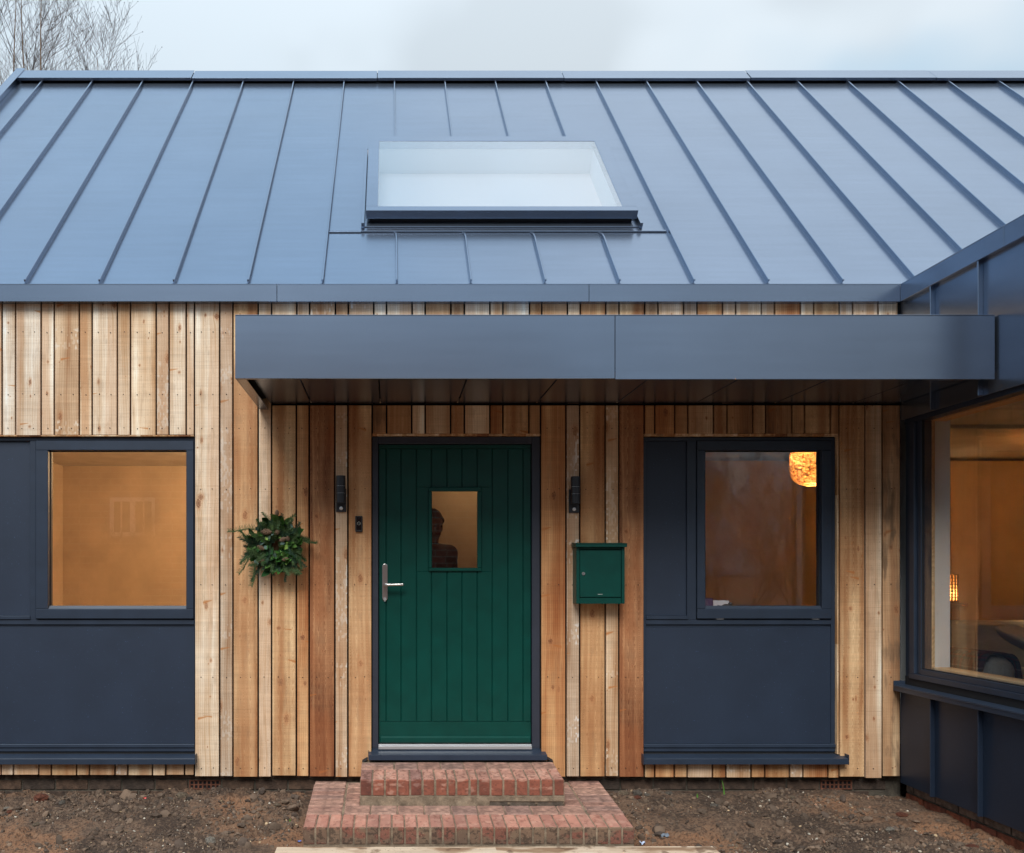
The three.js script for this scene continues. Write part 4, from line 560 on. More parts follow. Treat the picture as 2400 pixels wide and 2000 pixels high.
{
  const d = group('doorbell'); d.position.set(X(841.3), 5.3157 - 1228.8 / 350, 0.0018); tag(d, 'slim black video doorbell on the board left of the door', 'doorbell');
  mesh('body', cbox(-0.0245, 0.0245, -0.0535, 0.0535, 0, 0.018, 0.004), std({ color: rgb(0.022, 0.023, 0.026), roughness: 0.5 }), d);
  mesh('face_plate', cbox(-0.0165, 0.0165, -0.040, 0.046, 0.0182, 0.0205, 0.001), std({ color: rgb(0.006, 0.006, 0.008), roughness: 0.12 }), d);
  mesh('button', place(cyl(0.0085, 0.0085, 0.004, 24), 0, 0.003, 0.0222, Math.PI / 2), blackPaint, d);
  for (let i = 0; i < 8; i++) mesh('button_ring', place(new THREE.TorusGeometry(0.0108, 0.0011, 6, 6, 0.52), 0, 0.003, 0.0217, 0, 0, i * Math.PI / 4), std({ color: rgb(0.72, 0.70, 0.58), roughness: 0.4 }), d);
  mesh('camera_lens', place(new THREE.SphereGeometry(0.0055, 16, 10), 0, 0.034, 0.0195), std({ color: rgb(0.01, 0.01, 0.014), roughness: 0.05 }), d);
  const cv = document.createElement('canvas'); cv.width = 128; cv.height = 48; const q = cv.getContext('2d'); q.fillStyle = '#17181b'; q.fillRect(0, 0, 128, 48); q.fillStyle = '#5d6166'; q.font = '38px sans-serif'; q.textAlign = 'center'; q.fillText('ring', 64, 34); const tx = new THREE.CanvasTexture(cv); tx.colorSpace = THREE.SRGBColorSpace;
  const pg = new THREE.PlaneGeometry(0.018, 0.0067); pg.translate(0, -0.0462, 0.0184); mesh('print', pg, std({ map: tx, roughness: 0.5 }), d);
}
{
  const m = group('mailbox'); m.position.set(1.385, 1.275, 0.0015); tag(m, 'dark green metal post box on the boards right of the door', 'mailbox');
  const w = 0.1585, d = 0.115; // half width, depth
  const b = (x0, x1, y0, y1, z0, z1, c = 0.0015) => cbox(x0, x1, y0, y1, z0, z1, c);
  mesh('body', [b(-w, -w + 0.003, 0, 0.372, 0, d), b(w - 0.003, w, 0, 0.372, 0, d), b(-w + 0.003, w - 0.003, 0, 0.003, 0, d - 0.004), b(-w + 0.003, w - 0.003, 0.003, 0.37, 0, 0.003)], boxGreen, m);
  mesh('front_frame', [b(-w, -w + 0.0205, 0.001, 0.372, d - 0.001, d + 0.002), b(w - 0.0205, w, 0.001, 0.372, d - 0.001, d + 0.002), b(-w + 0.0207, w - 0.0207, 0.001, 0.0405, d - 0.010, d - 0.006), b(-w + 0.0207, w - 0.0207, 0.3565, 0.372, d - 0.010, d - 0.006)], boxGreen, m);
  mesh('door', b(-w + 0.0235, w - 0.0235, 0.0435, 0.3535, d - 0.006, d + 0.0005, 0.002), boxGreen, m);
  mesh('flap_shadow_gap', b(-w + 0.021, w - 0.021, 0.041, 0.356, d - 0.05, d - 0.012, 0), rubber, m);
  mesh('lid', [place(cbox(-w - 0.009, w + 0.009, 0, 0.005, -0.0, d + 0.030, 0.001), 0, 0.400, 0, 0.06), b(-w - 0.009, w + 0.009, 0.372, 0.3925, d + 0.0225, d + 0.027), b(-w - 0.009, -w - 0.004, 0.374, 0.394, 0.002, d + 0.022), b(w + 0.004, w + 0.009, 0.374, 0.394, 0.002, d + 0.022), b(-w, w, 0.3725, 0.3925, 0.002, d, 0.001)], boxGreen, m);
  mesh('lock', [place(cyl(0.0105, 0.0115, 0.006, 24), -0.1125, 0.1975, d + 0.003, Math.PI / 2), place(cyl(0.007, 0.007, 0.004, 20), -0.1125, 0.1975, d + 0.007, Math.PI / 2)], steel, m);
  mesh('keyhole', b(-0.1133, -0.1117, 0.1935, 0.2015, d + 0.0088, d + 0.0096, 0), rubber, m);
  const cv = document.createElement('canvas'); cv.width = 256; cv.height = 64; const q = cv.getContext('2d'); q.fillStyle = '#0f3b33'; q.fillRect(0, 0, 256, 64); q.strokeStyle = q.fillStyle = '#c9d2cf'; q.lineWidth = 7; q.beginPath(); q.arc(30, 32, 17, 0, 7); q.stroke(); q.fillRect(14, 29, 32, 6); for (let i = 0; i < 6; i++) { q.fillRect(58 + i * 31, 20, 7, 26); q.fillRect(58 + i * 31, 20, 24, 7); q.fillRect(75 + i * 31, 20, 7, 26); } const tx = new THREE.CanvasTexture(cv); tx.colorSpace = THREE.SRGBColorSpace;
  const pg = new THREE.PlaneGeometry(0.034, 0.0085); pg.translate(-0.002, 0.062, d + 0.0007); mesh('print', pg, std({ map: tx, roughness: 0.5 }), m);
}
{ // evergreen wreath
  const R = mulberry(314), w = group('wreath'); w.position.set(-0.752, 1.662, 0.03); tag(w, 'evergreen winter wreath with pine cones hung on the boards', 'wreath');
  const tor = new THREE.TorusGeometry(0.118, 0.034, 12, 60), tp = tor.attributes.position; for (let i = 0; i < tp.count; i++) { const n = 1 + (vnoise(tp.getX(i) * 60, tp.getY(i) * 60, 8) - 0.5) * 0.5; tp.setXYZ(i, tp.getX(i) * n, tp.getY(i) * n, tp.getZ(i) * n); } tor.computeVertexNormals();
  mesh('moss_ring', tor, std({ color: rgb(0.012, 0.02, 0.008), roughness: 1 }), w);
  const leafGeo = (L, W, curl, wavy) => { const P = [], U = [], I = [], n = 8; for (let i = 0; i <= n; i++) { const t = i / n, ww = W * Math.pow(Math.sin(Math.PI * Math.pow(t, 0.8)), 0.85) * (1 + wavy * (i % 2 ? 0.35 : -0.15)); for (const s of [-1, 0, 1]) { P.push(s * ww * 0.5, t * L, curl * L * t * t + Math.abs(s) * ww * 0.22); U.push(s * 0.5 + 0.5, t); } } for (let i = 0; i < n; i++) for (let j = 0; j < 2; j++) { const a = i * 3 + j; I.push(a, a + 1, a + 3, a + 1, a + 4, a + 3); } const g = new THREE.BufferGeometry(); g.setAttribute('position', new THREE.Float32BufferAttribute(P, 3)); g.setAttribute('uv', new THREE.Float32BufferAttribute(U, 2)); g.setIndex(I); g.computeVertexNormals(); return g; };
  const leaves = [leafGeo(0.074, 0.034, 0.25, 0), leafGeo(0.092, 0.036, 0.4, 0), leafGeo(0.060, 0.032, -0.1, 0.5), leafGeo(0.042, 0.036, 0.1, 0)];
  const lm = c => std({ color: rgb(...c), roughness: 0.34, side: THREE.DoubleSide });
  const laurel = [lm([0.040, 0.120, 0.024]), lm([0.062, 0.165, 0.030]), lm([0.024, 0.075, 0.024]), lm([0.10, 0.21, 0.05])], euc = lm([0.12, 0.19, 0.165]), lime = lm([0.20, 0.32, 0.07]);
  const put = (o, a, rad, depth, ang, lean) => { o.position.set(Math.cos(a) * rad, Math.sin(a) * rad, depth); o.rotation.set(lean, 0, ang - Math.PI / 2, 'ZXY'); return o; };
  for (let i = 0; i < 190; i++) { const a = R() * 6.283, rad = 0.045 + R() * 0.115, inner = R() < 0.25; const k = R(); const o = mesh('leaf', leaves[k < 0.35 ? 0 : k < 0.62 ? 1 : k < 0.88 ? 2 : 3], k > 0.88 ? euc : laurel[Math.floor(R() * 4)], w); put(o, a, rad, 0.012 + R() * 0.045, (inner ? a + Math.PI : a) + (R() - 0.5) * 3.3 + 0.5, 0.15 + R() * 0.75); const s = 0.8 + R() * 0.45; o.scale.set(s, s, s); }
  for (const [x, y, ang] of [[0.098, -0.062, 1.2], [0.088, -0.088, -1.9], [-0.075, 0.085, 1.8], [-0.04, 0.092, 0.9], [-0.058, 0.075, -1.4]]) { const o = mesh('leaf', leaves[0], lime, w); o.position.set(x, y, 0.07); o.rotation.set(0.25, 0, ang - Math.PI / 2, 'ZXY'); o.scale.setScalar(0.72); }
  const needleM = [std({ color: rgb(0.060, 0.115, 0.035), roughness: 0.7 }), std({ color: rgb(0.022, 0.062, 0.030), roughness: 0.7 }), std({ color: rgb(0.055, 0.105, 0.032), roughness: 0.7 })];
  const sprig = (L, droop, flat) => { const T = new Twigs(); let p = new THREE.Vector3(0, 0, 0); const n = 26; for (let i = 0; i < n; i++) { const t = i / n, q = new THREE.Vector3(Math.sin(t * 2) * droop * L * t, (i + 1) / n * L, 0.012 * Math.sin(t * 3)); T.seg(p, q, 0.0014 * (1.2 - t), 0.0014 * (1.1 - t), 4); for (const s of flat ? [-1, 1] : [-1, 1, 0.3, -0.4]) { const l = (0.017 + R() * 0.010) * (1.1 - 0.55 * t); T.seg(p, p.clone().add(new THREE.Vector3(s * l, l * (0.55 + R() * 0.5), (R() - 0.35) * l * 0.9)), 0.0021, 0.0007, 3); } p = q; } return T.build(); };
  const sprigs = [sprig(0.15, -0.5, true), sprig(0.13, 0.4, false), sprig(0.10, 0.2, false), sprig(0.12, -0.2, true)];
  for (let i = 0; i < 95; i++) { const a = R() * 6.283, o = mesh('conifer_sprig', sprigs[1 + Math.floor(R() * 3)], needleM[Math.floor(R() * 3)], w); put(o, a, 0.015 + R() * 0.135, 0.025 + R() * 0.035, a + (R() - 0.5) * 2.2, 0.2 + R() * 0.5); o.scale.setScalar(0.7 + R() * 0.5); }
  for (const [x, y, ang, s, k] of [[-0.13, 0.10, 2.75, 1.15, 0], [-0.12, -0.02, 3.65, 1.3, 0], [-0.11, -0.06, 4.05, 1.35, 0], [-0.09, -0.09, 4.65, 1.2, 1], [0.13, 0.05, 0.05, 0.95, 2], [0.07, -0.12, 5.0, 0.9, 1], [0.10, -0.11, 5.4, 0.8, 3], [0.13, -0.05, 5.8, 0.9, 2]]) { const o = mesh('conifer_sprig', sprigs[k], needleM[k % 3], w); o.position.set(x, y, 0.03); o.rotation.set(0.12, 0, ang - Math.PI / 2, 'ZXY'); o.scale.setScalar(s); }
  const coneG = (() => { const parts = [place(new THREE.SphereGeometry(1, 10, 8), 0, 0.024, 0, 0, 0, 0, [0.010, 0.024, 0.010])]; for (let i = 0; i < 58; i++) { const t = i / 58, a = i * 2.39996, r = 0.0135 * Math.pow(Math.sin(Math.PI * (0.08 + 0.86 * t)), 0.8); parts.push(place(new THREE.ConeGeometry(0.0042, 0.006, 5), Math.cos(a) * r, 0.003 + t * 0.044, Math.sin(a) * r, 0, -a, -1.1)); } return mergeGeometries(parts.map(g => g.toNonIndexed())); })();
  const coneM = std({ color: rgb(0.17, 0.105, 0.065), roughness: 0.85 });
  for (const [x, y, ang, s] of [[-0.022, 0.083, 1.75, 1.25], [0.036, 0.098, 2.5, 0.95], [0.075, 0.045, 2.3, 0.9], [0.012, 0.185, 0.2, 0.85], [-0.07, -0.032, 1.3, 0.9], [-0.068, -0.098, 2.2, 0.8], [0.048, -0.10, -1, 0.75], [0.092, 0.022, 0.5, 0.7]]) { const o = mesh('pine_cone', coneG, coneM, w); o.position.set(x, y, 0.092); o.rotation.set(0.5, 0, ang - 0.3); o.scale.setScalar(s * 1.2); }
  for (let i = 0; i < 26; i++) { const a = R() * 6.283, o = mesh('leaf', leaves[i % 2 ? 3 : 0], i % 3 ? euc : lime, w); put(o, a, 0.05 + R() * 0.085, 0.062 + R() * 0.02, R() * 6.283, 0.1 + R() * 0.5); o.scale.setScalar(0.5 + R() * 0.3); }
  mesh('wire_hook', place(new THREE.TorusGeometry(0.012, 0.0015, 6, 20), 0, 0.135, -0.012), rubber, w);
}

// ---------------------------------------------------------------- brick steps
{
  const R = mulberry(61), SL = 0.0762;
  const lean = (g, zf, y) => { const p = g.attributes.position; for (let i = 0; i < p.count; i++) p.setY(i, p.getY(i) + y + (zf - p.getZ(i)) * SL); return g; };
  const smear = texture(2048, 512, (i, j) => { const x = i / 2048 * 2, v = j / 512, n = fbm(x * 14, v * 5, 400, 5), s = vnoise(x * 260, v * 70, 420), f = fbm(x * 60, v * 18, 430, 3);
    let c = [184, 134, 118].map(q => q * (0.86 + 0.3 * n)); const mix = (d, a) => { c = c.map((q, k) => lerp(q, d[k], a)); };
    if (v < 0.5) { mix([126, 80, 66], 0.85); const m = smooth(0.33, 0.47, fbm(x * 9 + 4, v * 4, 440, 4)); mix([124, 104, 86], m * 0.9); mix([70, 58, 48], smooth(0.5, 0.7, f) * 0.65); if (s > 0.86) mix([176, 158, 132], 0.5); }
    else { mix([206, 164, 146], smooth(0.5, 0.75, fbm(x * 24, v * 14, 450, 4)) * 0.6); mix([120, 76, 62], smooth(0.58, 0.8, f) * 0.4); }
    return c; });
  const tint = (r, g, b) => std({ map: smear, color: rgb(r, g, b), bumpMap: scaled(brickBump, 3.3), bumpScale: 0.003, roughness: 0.88 });
  const kinds = [tint(1, 0.97, 0.95), tint(0.92, 0.84, 0.81), tint(1.04, 1.0, 0.96), tint(0.84, 0.79, 0.78), tint(1.0, 0.92, 0.88)];
  const pinkTop = [brickMat(0.58, 0.34, 0.265), brickMat(0.50, 0.28, 0.22), brickMat(0.62, 0.38, 0.30), brickMat(0.47, 0.29, 0.24)];
  const pick = a => a[Math.floor(R() * a.length)];
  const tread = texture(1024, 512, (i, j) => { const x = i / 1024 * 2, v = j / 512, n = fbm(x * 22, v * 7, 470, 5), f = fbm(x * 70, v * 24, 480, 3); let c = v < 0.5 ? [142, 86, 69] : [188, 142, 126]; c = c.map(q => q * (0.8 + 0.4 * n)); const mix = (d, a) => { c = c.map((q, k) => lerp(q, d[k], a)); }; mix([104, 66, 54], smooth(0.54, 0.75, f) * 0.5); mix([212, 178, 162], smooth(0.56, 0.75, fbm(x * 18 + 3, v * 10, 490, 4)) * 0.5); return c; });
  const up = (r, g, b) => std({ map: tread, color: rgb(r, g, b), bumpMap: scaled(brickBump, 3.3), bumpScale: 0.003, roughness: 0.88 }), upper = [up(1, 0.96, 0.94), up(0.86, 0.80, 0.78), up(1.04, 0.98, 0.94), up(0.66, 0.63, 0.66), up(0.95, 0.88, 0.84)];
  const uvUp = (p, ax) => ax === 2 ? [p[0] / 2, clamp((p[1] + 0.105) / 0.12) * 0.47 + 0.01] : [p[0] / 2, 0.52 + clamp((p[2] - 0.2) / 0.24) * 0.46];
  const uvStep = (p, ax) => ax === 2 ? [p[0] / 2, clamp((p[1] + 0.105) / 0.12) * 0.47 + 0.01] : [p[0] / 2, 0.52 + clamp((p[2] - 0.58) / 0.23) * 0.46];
  const mm = std({ color: rgb(0.40, 0.31, 0.22), map: scaled(brickMap, 2.1), bumpMap: scaled(brickBump, 5), bumpScale: 0.005, roughness: 0.95 });
  const steps = mesh('brick_steps', [lean(cbox(-0.498, 1.413, -0.20, -0.007, -0.055, 0.796, 0.001), 0.8, 0.007), lean(cbox(-0.182, 1.085, -0.155, -0.0065, -0.02, 0.426, 0.001), 0.43, 0.194)], mm, scene);
  tag(steps, 'two shallow red brick doorsteps with tiled treads below the green door', 'steps');
  const jit = () => (R() - 0.5) * 0.0024;
  const brick = (x0, x1, z0, z1, h, zf, y, mat, uv, name = 'brick') => { const t = jit(); mesh(name, lean(cbox(x0, x1, -h, t, z0, z1 + jit(), 0.0058, uv), zf, y), mat, steps); };
  // lower step
  const N = 26, pw = 1.921 / N;
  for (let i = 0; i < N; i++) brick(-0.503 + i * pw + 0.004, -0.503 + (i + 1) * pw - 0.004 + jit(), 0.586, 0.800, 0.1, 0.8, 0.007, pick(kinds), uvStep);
  for (let k = 0; k < 9; k++) { const z1 = 0.577 - k * 0.0712; brick(-0.503 + jit(), -0.290 + jit(), z1 - 0.0655, z1, 0.09, 0.8, 0.007, pick(pinkTop)); brick(1.205 + jit(), 1.418 + jit(), z1 - 0.0655, z1, 0.09, 0.8, 0.007, pick(pinkTop)); }
  for (let i = 0; i < 9; i++) { const x0 = -0.279 + i * 0.1636; brick(x0 + 0.003, x0 + 0.1606, 0.430, 0.577, 0.03, 0.8, 0.007, pick(pinkTop), null, 'tile'); }
  for (let k = 0; k < 4; k++) { const z1 = 0.424 - k * 0.112; brick(-0.278, -0.184, z1 - 0.106, z1, 0.03, 0.8, 0.0065, pick(pinkTop), null, 'tile'); brick(1.0905, 1.195, z1 - 0.106, z1, 0.03, 0.8, 0.0065, pick(pinkTop), null, 'tile'); }
  // upper step
  const wid = [1, 1, 1, 1, 1, 1, 1, 0.68, 1.06, 0.68, 1, 1, 1, 1, 1, 1, 0.9], sum = wid.reduce((a, b) => a + b); let x = -0.185;
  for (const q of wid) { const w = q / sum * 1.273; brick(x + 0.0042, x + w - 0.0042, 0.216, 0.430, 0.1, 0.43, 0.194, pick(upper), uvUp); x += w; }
  for (let k = 0; k < 2; k++) brick(-0.184, 0.026, 0.062 + k * 0.0755, 0.129 + k * 0.0765, 0.05, 0.43, 0.194, pick(pinkTop));
  for (let i = 0; i < 7; i++) { const x0 = 0.036 + i * 0.1505; brick(x0, x0 + 0.1455, 0.058, 0.207, 0.03, 0.43, 0.194, pick(pinkTop), null, 'tile'); }
  // rough bedding mortar under the upper step
  const bed = (x0, x1, h, z, m) => { const g = new THREE.BoxGeometry(x1 - x0, h, 0.06, 40, 4, 2), p = g.attributes.position; for (let i = 0; i < p.count; i++) { const n = fbm(p.getX(i) * 30 + x0 * 7, p.getY(i) * 40, 500, 3) - 0.5; p.setZ(i, p.getZ(i) + n * 0.012); p.setX(i, p.getX(i) + n * 0.004); } g.translate((x0 + x1) / 2, 0.092 - h / 2, z - 0.03); { const uv = g.attributes.uv; for (let i = 0; i < uv.count; i++) uv.setXY(i, p.getX(i), p.getY(i)); } const q = lean(g, 0.43, -0.0); g.computeVertexNormals(); mesh('bedding_mortar', q, m, steps); };
  bed(-0.184, 0.62, 0.066, 0.4335, mm); bed(0.55, 1.086, 0.030, 0.4325, mm);
  for (let i = 0; i < 4; i++) brick(0.40 + i * 0.172, 0.565 + i * 0.172, 0.37, 0.428, 0.034, 0.43, 0.060, brickMat(0.17, 0.135, 0.105));
}

// ---------------------------------------------------------------- loose things on the ground
{
  const R = mulberry(88);
  const ply = texture(1024, 512, (i, j) => { const x = i / 1024 * 2.6, y = j / 512 * 1.3, g = vnoise(x * 3 + fbm(x * 2, y * 6, 600, 3) * 3, y * 60, 601), n = fbm(x * 3, y * 5, 610, 5), s = vnoise(x * 120, y * 120, 620); let c = [206, 184, 160].map(v => v * (0.95 + 0.1 * g)); const mix = (d, a) => { c = c.map((q, k) => lerp(q, d[k], a)); };
    mix([134, 102, 76], smooth(0.56, 0.72, n) * 0.8); mix([222, 212, 200], smooth(0.46, 0.3, n) * 0.4); mix([96, 72, 54], smooth(0.62, 0.75, fbm(x * 14, y * 14, 630, 4)) * 0.6); if (s > 0.93) mix([90, 70, 54], 0.6); return c; });
  const sheet = mesh('board_sheet', cbox(-1.24, 1.24, 0, 0.018, -0.02, 1.2, 0.002, (p, ax) => [p[0] / 2.6, p[2] / 1.3]), std({ map: ply, roughness: 0.85 }));
  sheet.position.set(0.60, -0.098, 0.895); sheet.rotation.y = 0.006; tag(sheet, 'pale stained wooden sheet lying on the soil before the lower brick step', 'board');
  // single stones and rubble large enough to tell apart
  const rock = (s, seed) => { const g = new THREE.IcosahedronGeometry(s, 1), p = g.attributes.position; for (let i = 0; i < p.count; i++) { const x = p.getX(i) / s, y = p.getY(i) / s, z = p.getZ(i) / s, k = 0.72 + 0.55 * vnoise(x * 1.7 + 5 + seed, y * 1.7 + z * 2.1 + 5, seed); p.setXYZ(i, x * s * k, y * s * k * 0.6, z * s * k); } g.computeVertexNormals(); return g.index ? g.toNonIndexed() : g; };
  const flat = g => { const q = g.index ? g.toNonIndexed() : g; q.deleteAttribute('normal'); q.computeVertexNormals(); return q; };
  const rocks = [0, 1, 2, 3, 4].map(k => flat(rock(1, 900 + k * 13)));
  const rc = (r, g, b) => std({ color: rgb(r, g, b), map: scaled(brickMap, 2), bumpMap: scaled(brickBump, 2), bumpScale: 0.01, roughness: 0.95 });
  const stoneM = { grey: rc(0.25, 0.22, 0.185), tan: rc(0.34, 0.26, 0.18), red: rc(0.30, 0.095, 0.05), pale: rc(0.5, 0.45, 0.38), dark: rc(0.09, 0.072, 0.058) };
  for (const [x, z, s, k, label] of [[-1.37, 0.10, 0.040, 'tan', 'flat tan stone on the soil below the left air brick'], [-1.44, 0.13, 0.022, 'grey', 'small grey stone beside the flat tan stone at the plinth'], [-2.28, 0.14, 0.045, 'red', 'dull red brick piece near the plinth under the left window'], [-2.45, 0.26, 0.020, 'pale', 'pale pebble left of the red brick piece'], [-2.40, 0.33, 0.022, 'red', 'small orange brick chip in front of the pale pebble'], [-2.12, 0.19, 0.026, 'grey', 'grey stone right of the dull red brick piece'], [-1.30, 0.16, 0.024, 'dark', 'dark clod against the flat tan stone'], [-0.72, 0.25, 0.018, 'tan', 'small tan stone left of the lower brick step'],
    [1.55, 0.07, 0.030, 'tan', 'olive tan stone beside the plinth right of the steps'], [1.63, 0.10, 0.032, 'grey', 'larger grey stone beside the olive tan stone'], [1.69, 0.12, 0.018, 'grey', 'small grey stone right of the larger grey one'], [1.84, 0.09, 0.022, 'grey', 'grey flint lying alone before the plinth under the canopy'], [1.62, 0.15, 0.020, 'red', 'red brick chip in front of the larger grey stone'], [2.08, 0.26, 0.024, 'grey', 'grey clod in the bare soil under the canopy window'], [2.62, 0.16, 0.020, 'tan', 'tan pebble before the plinth left of the bay'],
    [3.18, 0.42, 0.030, 'red', 'dusty red brick piece in the soil beside the bay'], [3.22, 1.02, 0.040, 'red', 'largest red brick lump at the foot of the bay'], [2.90, 0.78, 0.026, 'pale', 'pale flat stone in the soil before the bay'], [-2.15, 0.52, 0.020, 'tan', 'tan pebble in the trodden soil far left'], [-1.05, 0.72, 0.034, 'pale', 'broken pale stone near the left end of the wooden sheet']]) {
    const m = mesh('stone', rocks[Math.floor(R() * 5)], stoneM[k]); m.scale.set(s * (1 + R() * 0.4), s, s * (0.8 + R() * 0.4)); m.rotation.y = R() * 6; m.position.set(x, groundY(x, z) + s * 0.22, z); tag(m, label, 'stone', 'stones lying on the soil'); }
  // gravel, chips and crumbs: nobody could count them
  const gr = (name, n, smin, smax, cols, label, zone) => { const m = new THREE.InstancedMesh(flat(rock(1, 955)), std({ roughness: 0.95 }), n), M = new THREE.Matrix4(), q = new THREE.Quaternion(), c = new THREE.Color(); let i = 0, guard = 0;
    while (i < n && guard++ < n * 30) { let [x, z] = zone(); if (x > -0.56 && x < 1.46 && z < 0.86) continue; if (x > -0.68 && x < 1.88 && z > 0.84) continue; if (x > 3.40 && z > -0.05) continue; const s = smin + (smax - smin) * Math.pow(R(), 3); q.setFromEuler(new THREE.Euler(R() * 6, R() * 6, R() * 6)); M.compose(new THREE.Vector3(x, groundY(x, z) + s * 0.25, z), q, new THREE.Vector3(s * (0.8 + R() * 0.9), s, s * (0.7 + R() * 0.6))); m.setMatrixAt(i, M); const k = cols[Math.floor(R() * cols.length)], f = 0.7 + R() * 0.6; m.setColorAt(i, c.setRGB(k[0] * f, k[1] * f, k[2] * f)); i++; }
    m.count = i; m.name = numbered(name); m.userData = { kind: 'stuff', label }; m.castShadow = m.receiveShadow = true; scene.add(m); };
  const clump = () => { const x = -3 + R() * 6.5, z = -0.05 + R() * 1.6; return vnoise(x * 2.2, z * 3.4, 777) * 0.7 + vnoise(x * 8, z * 8, 778) * 0.5 > 0.62 || R() < 0.12 ? [x, z] : [9, 9]; };
  const zone = () => { let p; do p = clump(); while (p[0] > 8); return p; };
  gr('soil_crumbs', 10000, 0.002, 0.012, [[0.13, 0.088, 0.060], [0.10, 0.069, 0.049], [0.17, 0.115, 0.078], [0.085, 0.060, 0.044]], 'crumbled dark soil over the trodden ground', zone);
  gr('clods', 420, 0.010, 0.034, [[0.10, 0.069, 0.049], [0.135, 0.092, 0.064], [0.08, 0.056, 0.042], [0.16, 0.108, 0.074]], 'broken clods of soil on the trodden ground', zone);
  gr('gravel', 1500, 0.0016, 0.0085, [[0.36, 0.30, 0.23], [0.5, 0.45, 0.37], [0.30, 0.16, 0.10], [0.24, 0.2, 0.16], [0.42, 0.30, 0.18]], 'scattered small gravel and chips in the soil', zone);
  { const T = new Twigs(); for (let i = 0; i < 520; i++) { const [x, z] = zone(); if (x > -0.6 && x < 1.5 && z < 0.86) continue; if (x > -0.68 && x < 1.88 && z > 0.84) continue; if (x > 3.38) continue; const a = R() * 6.28, l = 0.008 + R() * R() * 0.06, y = groundY(x, z) + 0.004; const p = new THREE.Vector3(x, y, z), q = new THREE.Vector3(x + Math.cos(a) * l, y + (R() - 0.2) * l * 0.4, z + Math.sin(a) * l); T.seg(p, q, 0.0013, 0.0008, 4); } const m = mesh('twig_litter', T.build(), std({ color: rgb(0.30, 0.22, 0.14), roughness: 0.95 })); tag(m, 'dry straw and twig litter on the soil', null, null, 'stuff'); }
  // green shoots
  const shoot = (x, z, h, n, label) => { const g = group('green_shoot'); g.position.set(x, groundY(x, z), z); tag(g, label, 'plant'); for (let i = 0; i < n; i++) { const P = [], I = [], a = R() * 6.28, dx = Math.cos(a) * h * 0.16, dz = Math.sin(a) * h * 0.1, hh = h * (1 - 0.3 * i), w = 0.0048; for (let k = 0; k <= 6; k++) { const t = k / 6; for (const s of [-1, 1]) P.push(dx * t * t + s * w * (1 - t * t) , hh * t, dz * t * t + s * 0.001 + Math.abs(s) * 0.0); } for (let k = 0; k < 6; k++) { const b = k * 2; I.push(b, b + 1, b + 2, b + 1, b + 3, b + 2); } const q = new THREE.BufferGeometry(); q.setAttribute('position', new THREE.Float32BufferAttribute(P, 3)); q.setIndex(I); q.computeVertexNormals(); mesh('blade', q, std({ color: rgb(0.085, 0.22, 0.03), roughness: 0.5, side: THREE.DoubleSide }), g); } };
  shoot(2.23, 0.03, 0.105, 3, 'bright green bulb shoot by the plinth under the canopy window'); shoot(2.02, 0.12, 0.03, 2, 'tiny green sprout left of the bulb shoot'); shoot(-0.60, 0.30, 0.03, 3, 'small green seedling left of the brick steps'); shoot(-0.62, 0.42, 0.025, 3, 'smaller green seedling near the wooden sheet, left of the steps');
  const scrap = (x, z, s, col, label) => { const g = new THREE.PlaneGeometry(s, s * 0.7, 6, 4), p = g.attributes.position; for (let i = 0; i < p.count; i++) p.setZ(i, (vnoise(p.getX(i) * 90 + x * 9, p.getY(i) * 90, 700) - 0.4) * s * 0.7); g.rotateX(-1.2); g.computeVertexNormals(); const m = mesh('plastic_scrap', g, std({ color: rgb(...col), roughness: 0.4, side: THREE.DoubleSide })); m.position.set(x, groundY(x, z) + s * 0.3, z); tag(m, label, 'litter'); };
  scrap(1.478, 0.74, 0.03, [0.45, 0.52, 0.68], 'scrap of pale blue plastic at the right end of the lower step'); scrap(1.62, 0.70, 0.045, [0.16, 0.19, 0.23], 'crumpled dark grey foil scrap right of the lower step'); scrap(2.98, 0.70, 0.025, [0.4, 0.44, 0.5], 'little grey foil scrap in the soil before the bay'); scrap(-0.53, 0.70, 0.02, [0.10, 0.16, 0.42], 'tiny blue plastic scrap at the left end of the lower step'); scrap(-1.60, 0.14, 0.022, [0.5, 0.04, 0.03], 'tiny red scrap in the soil near the plinth');
}

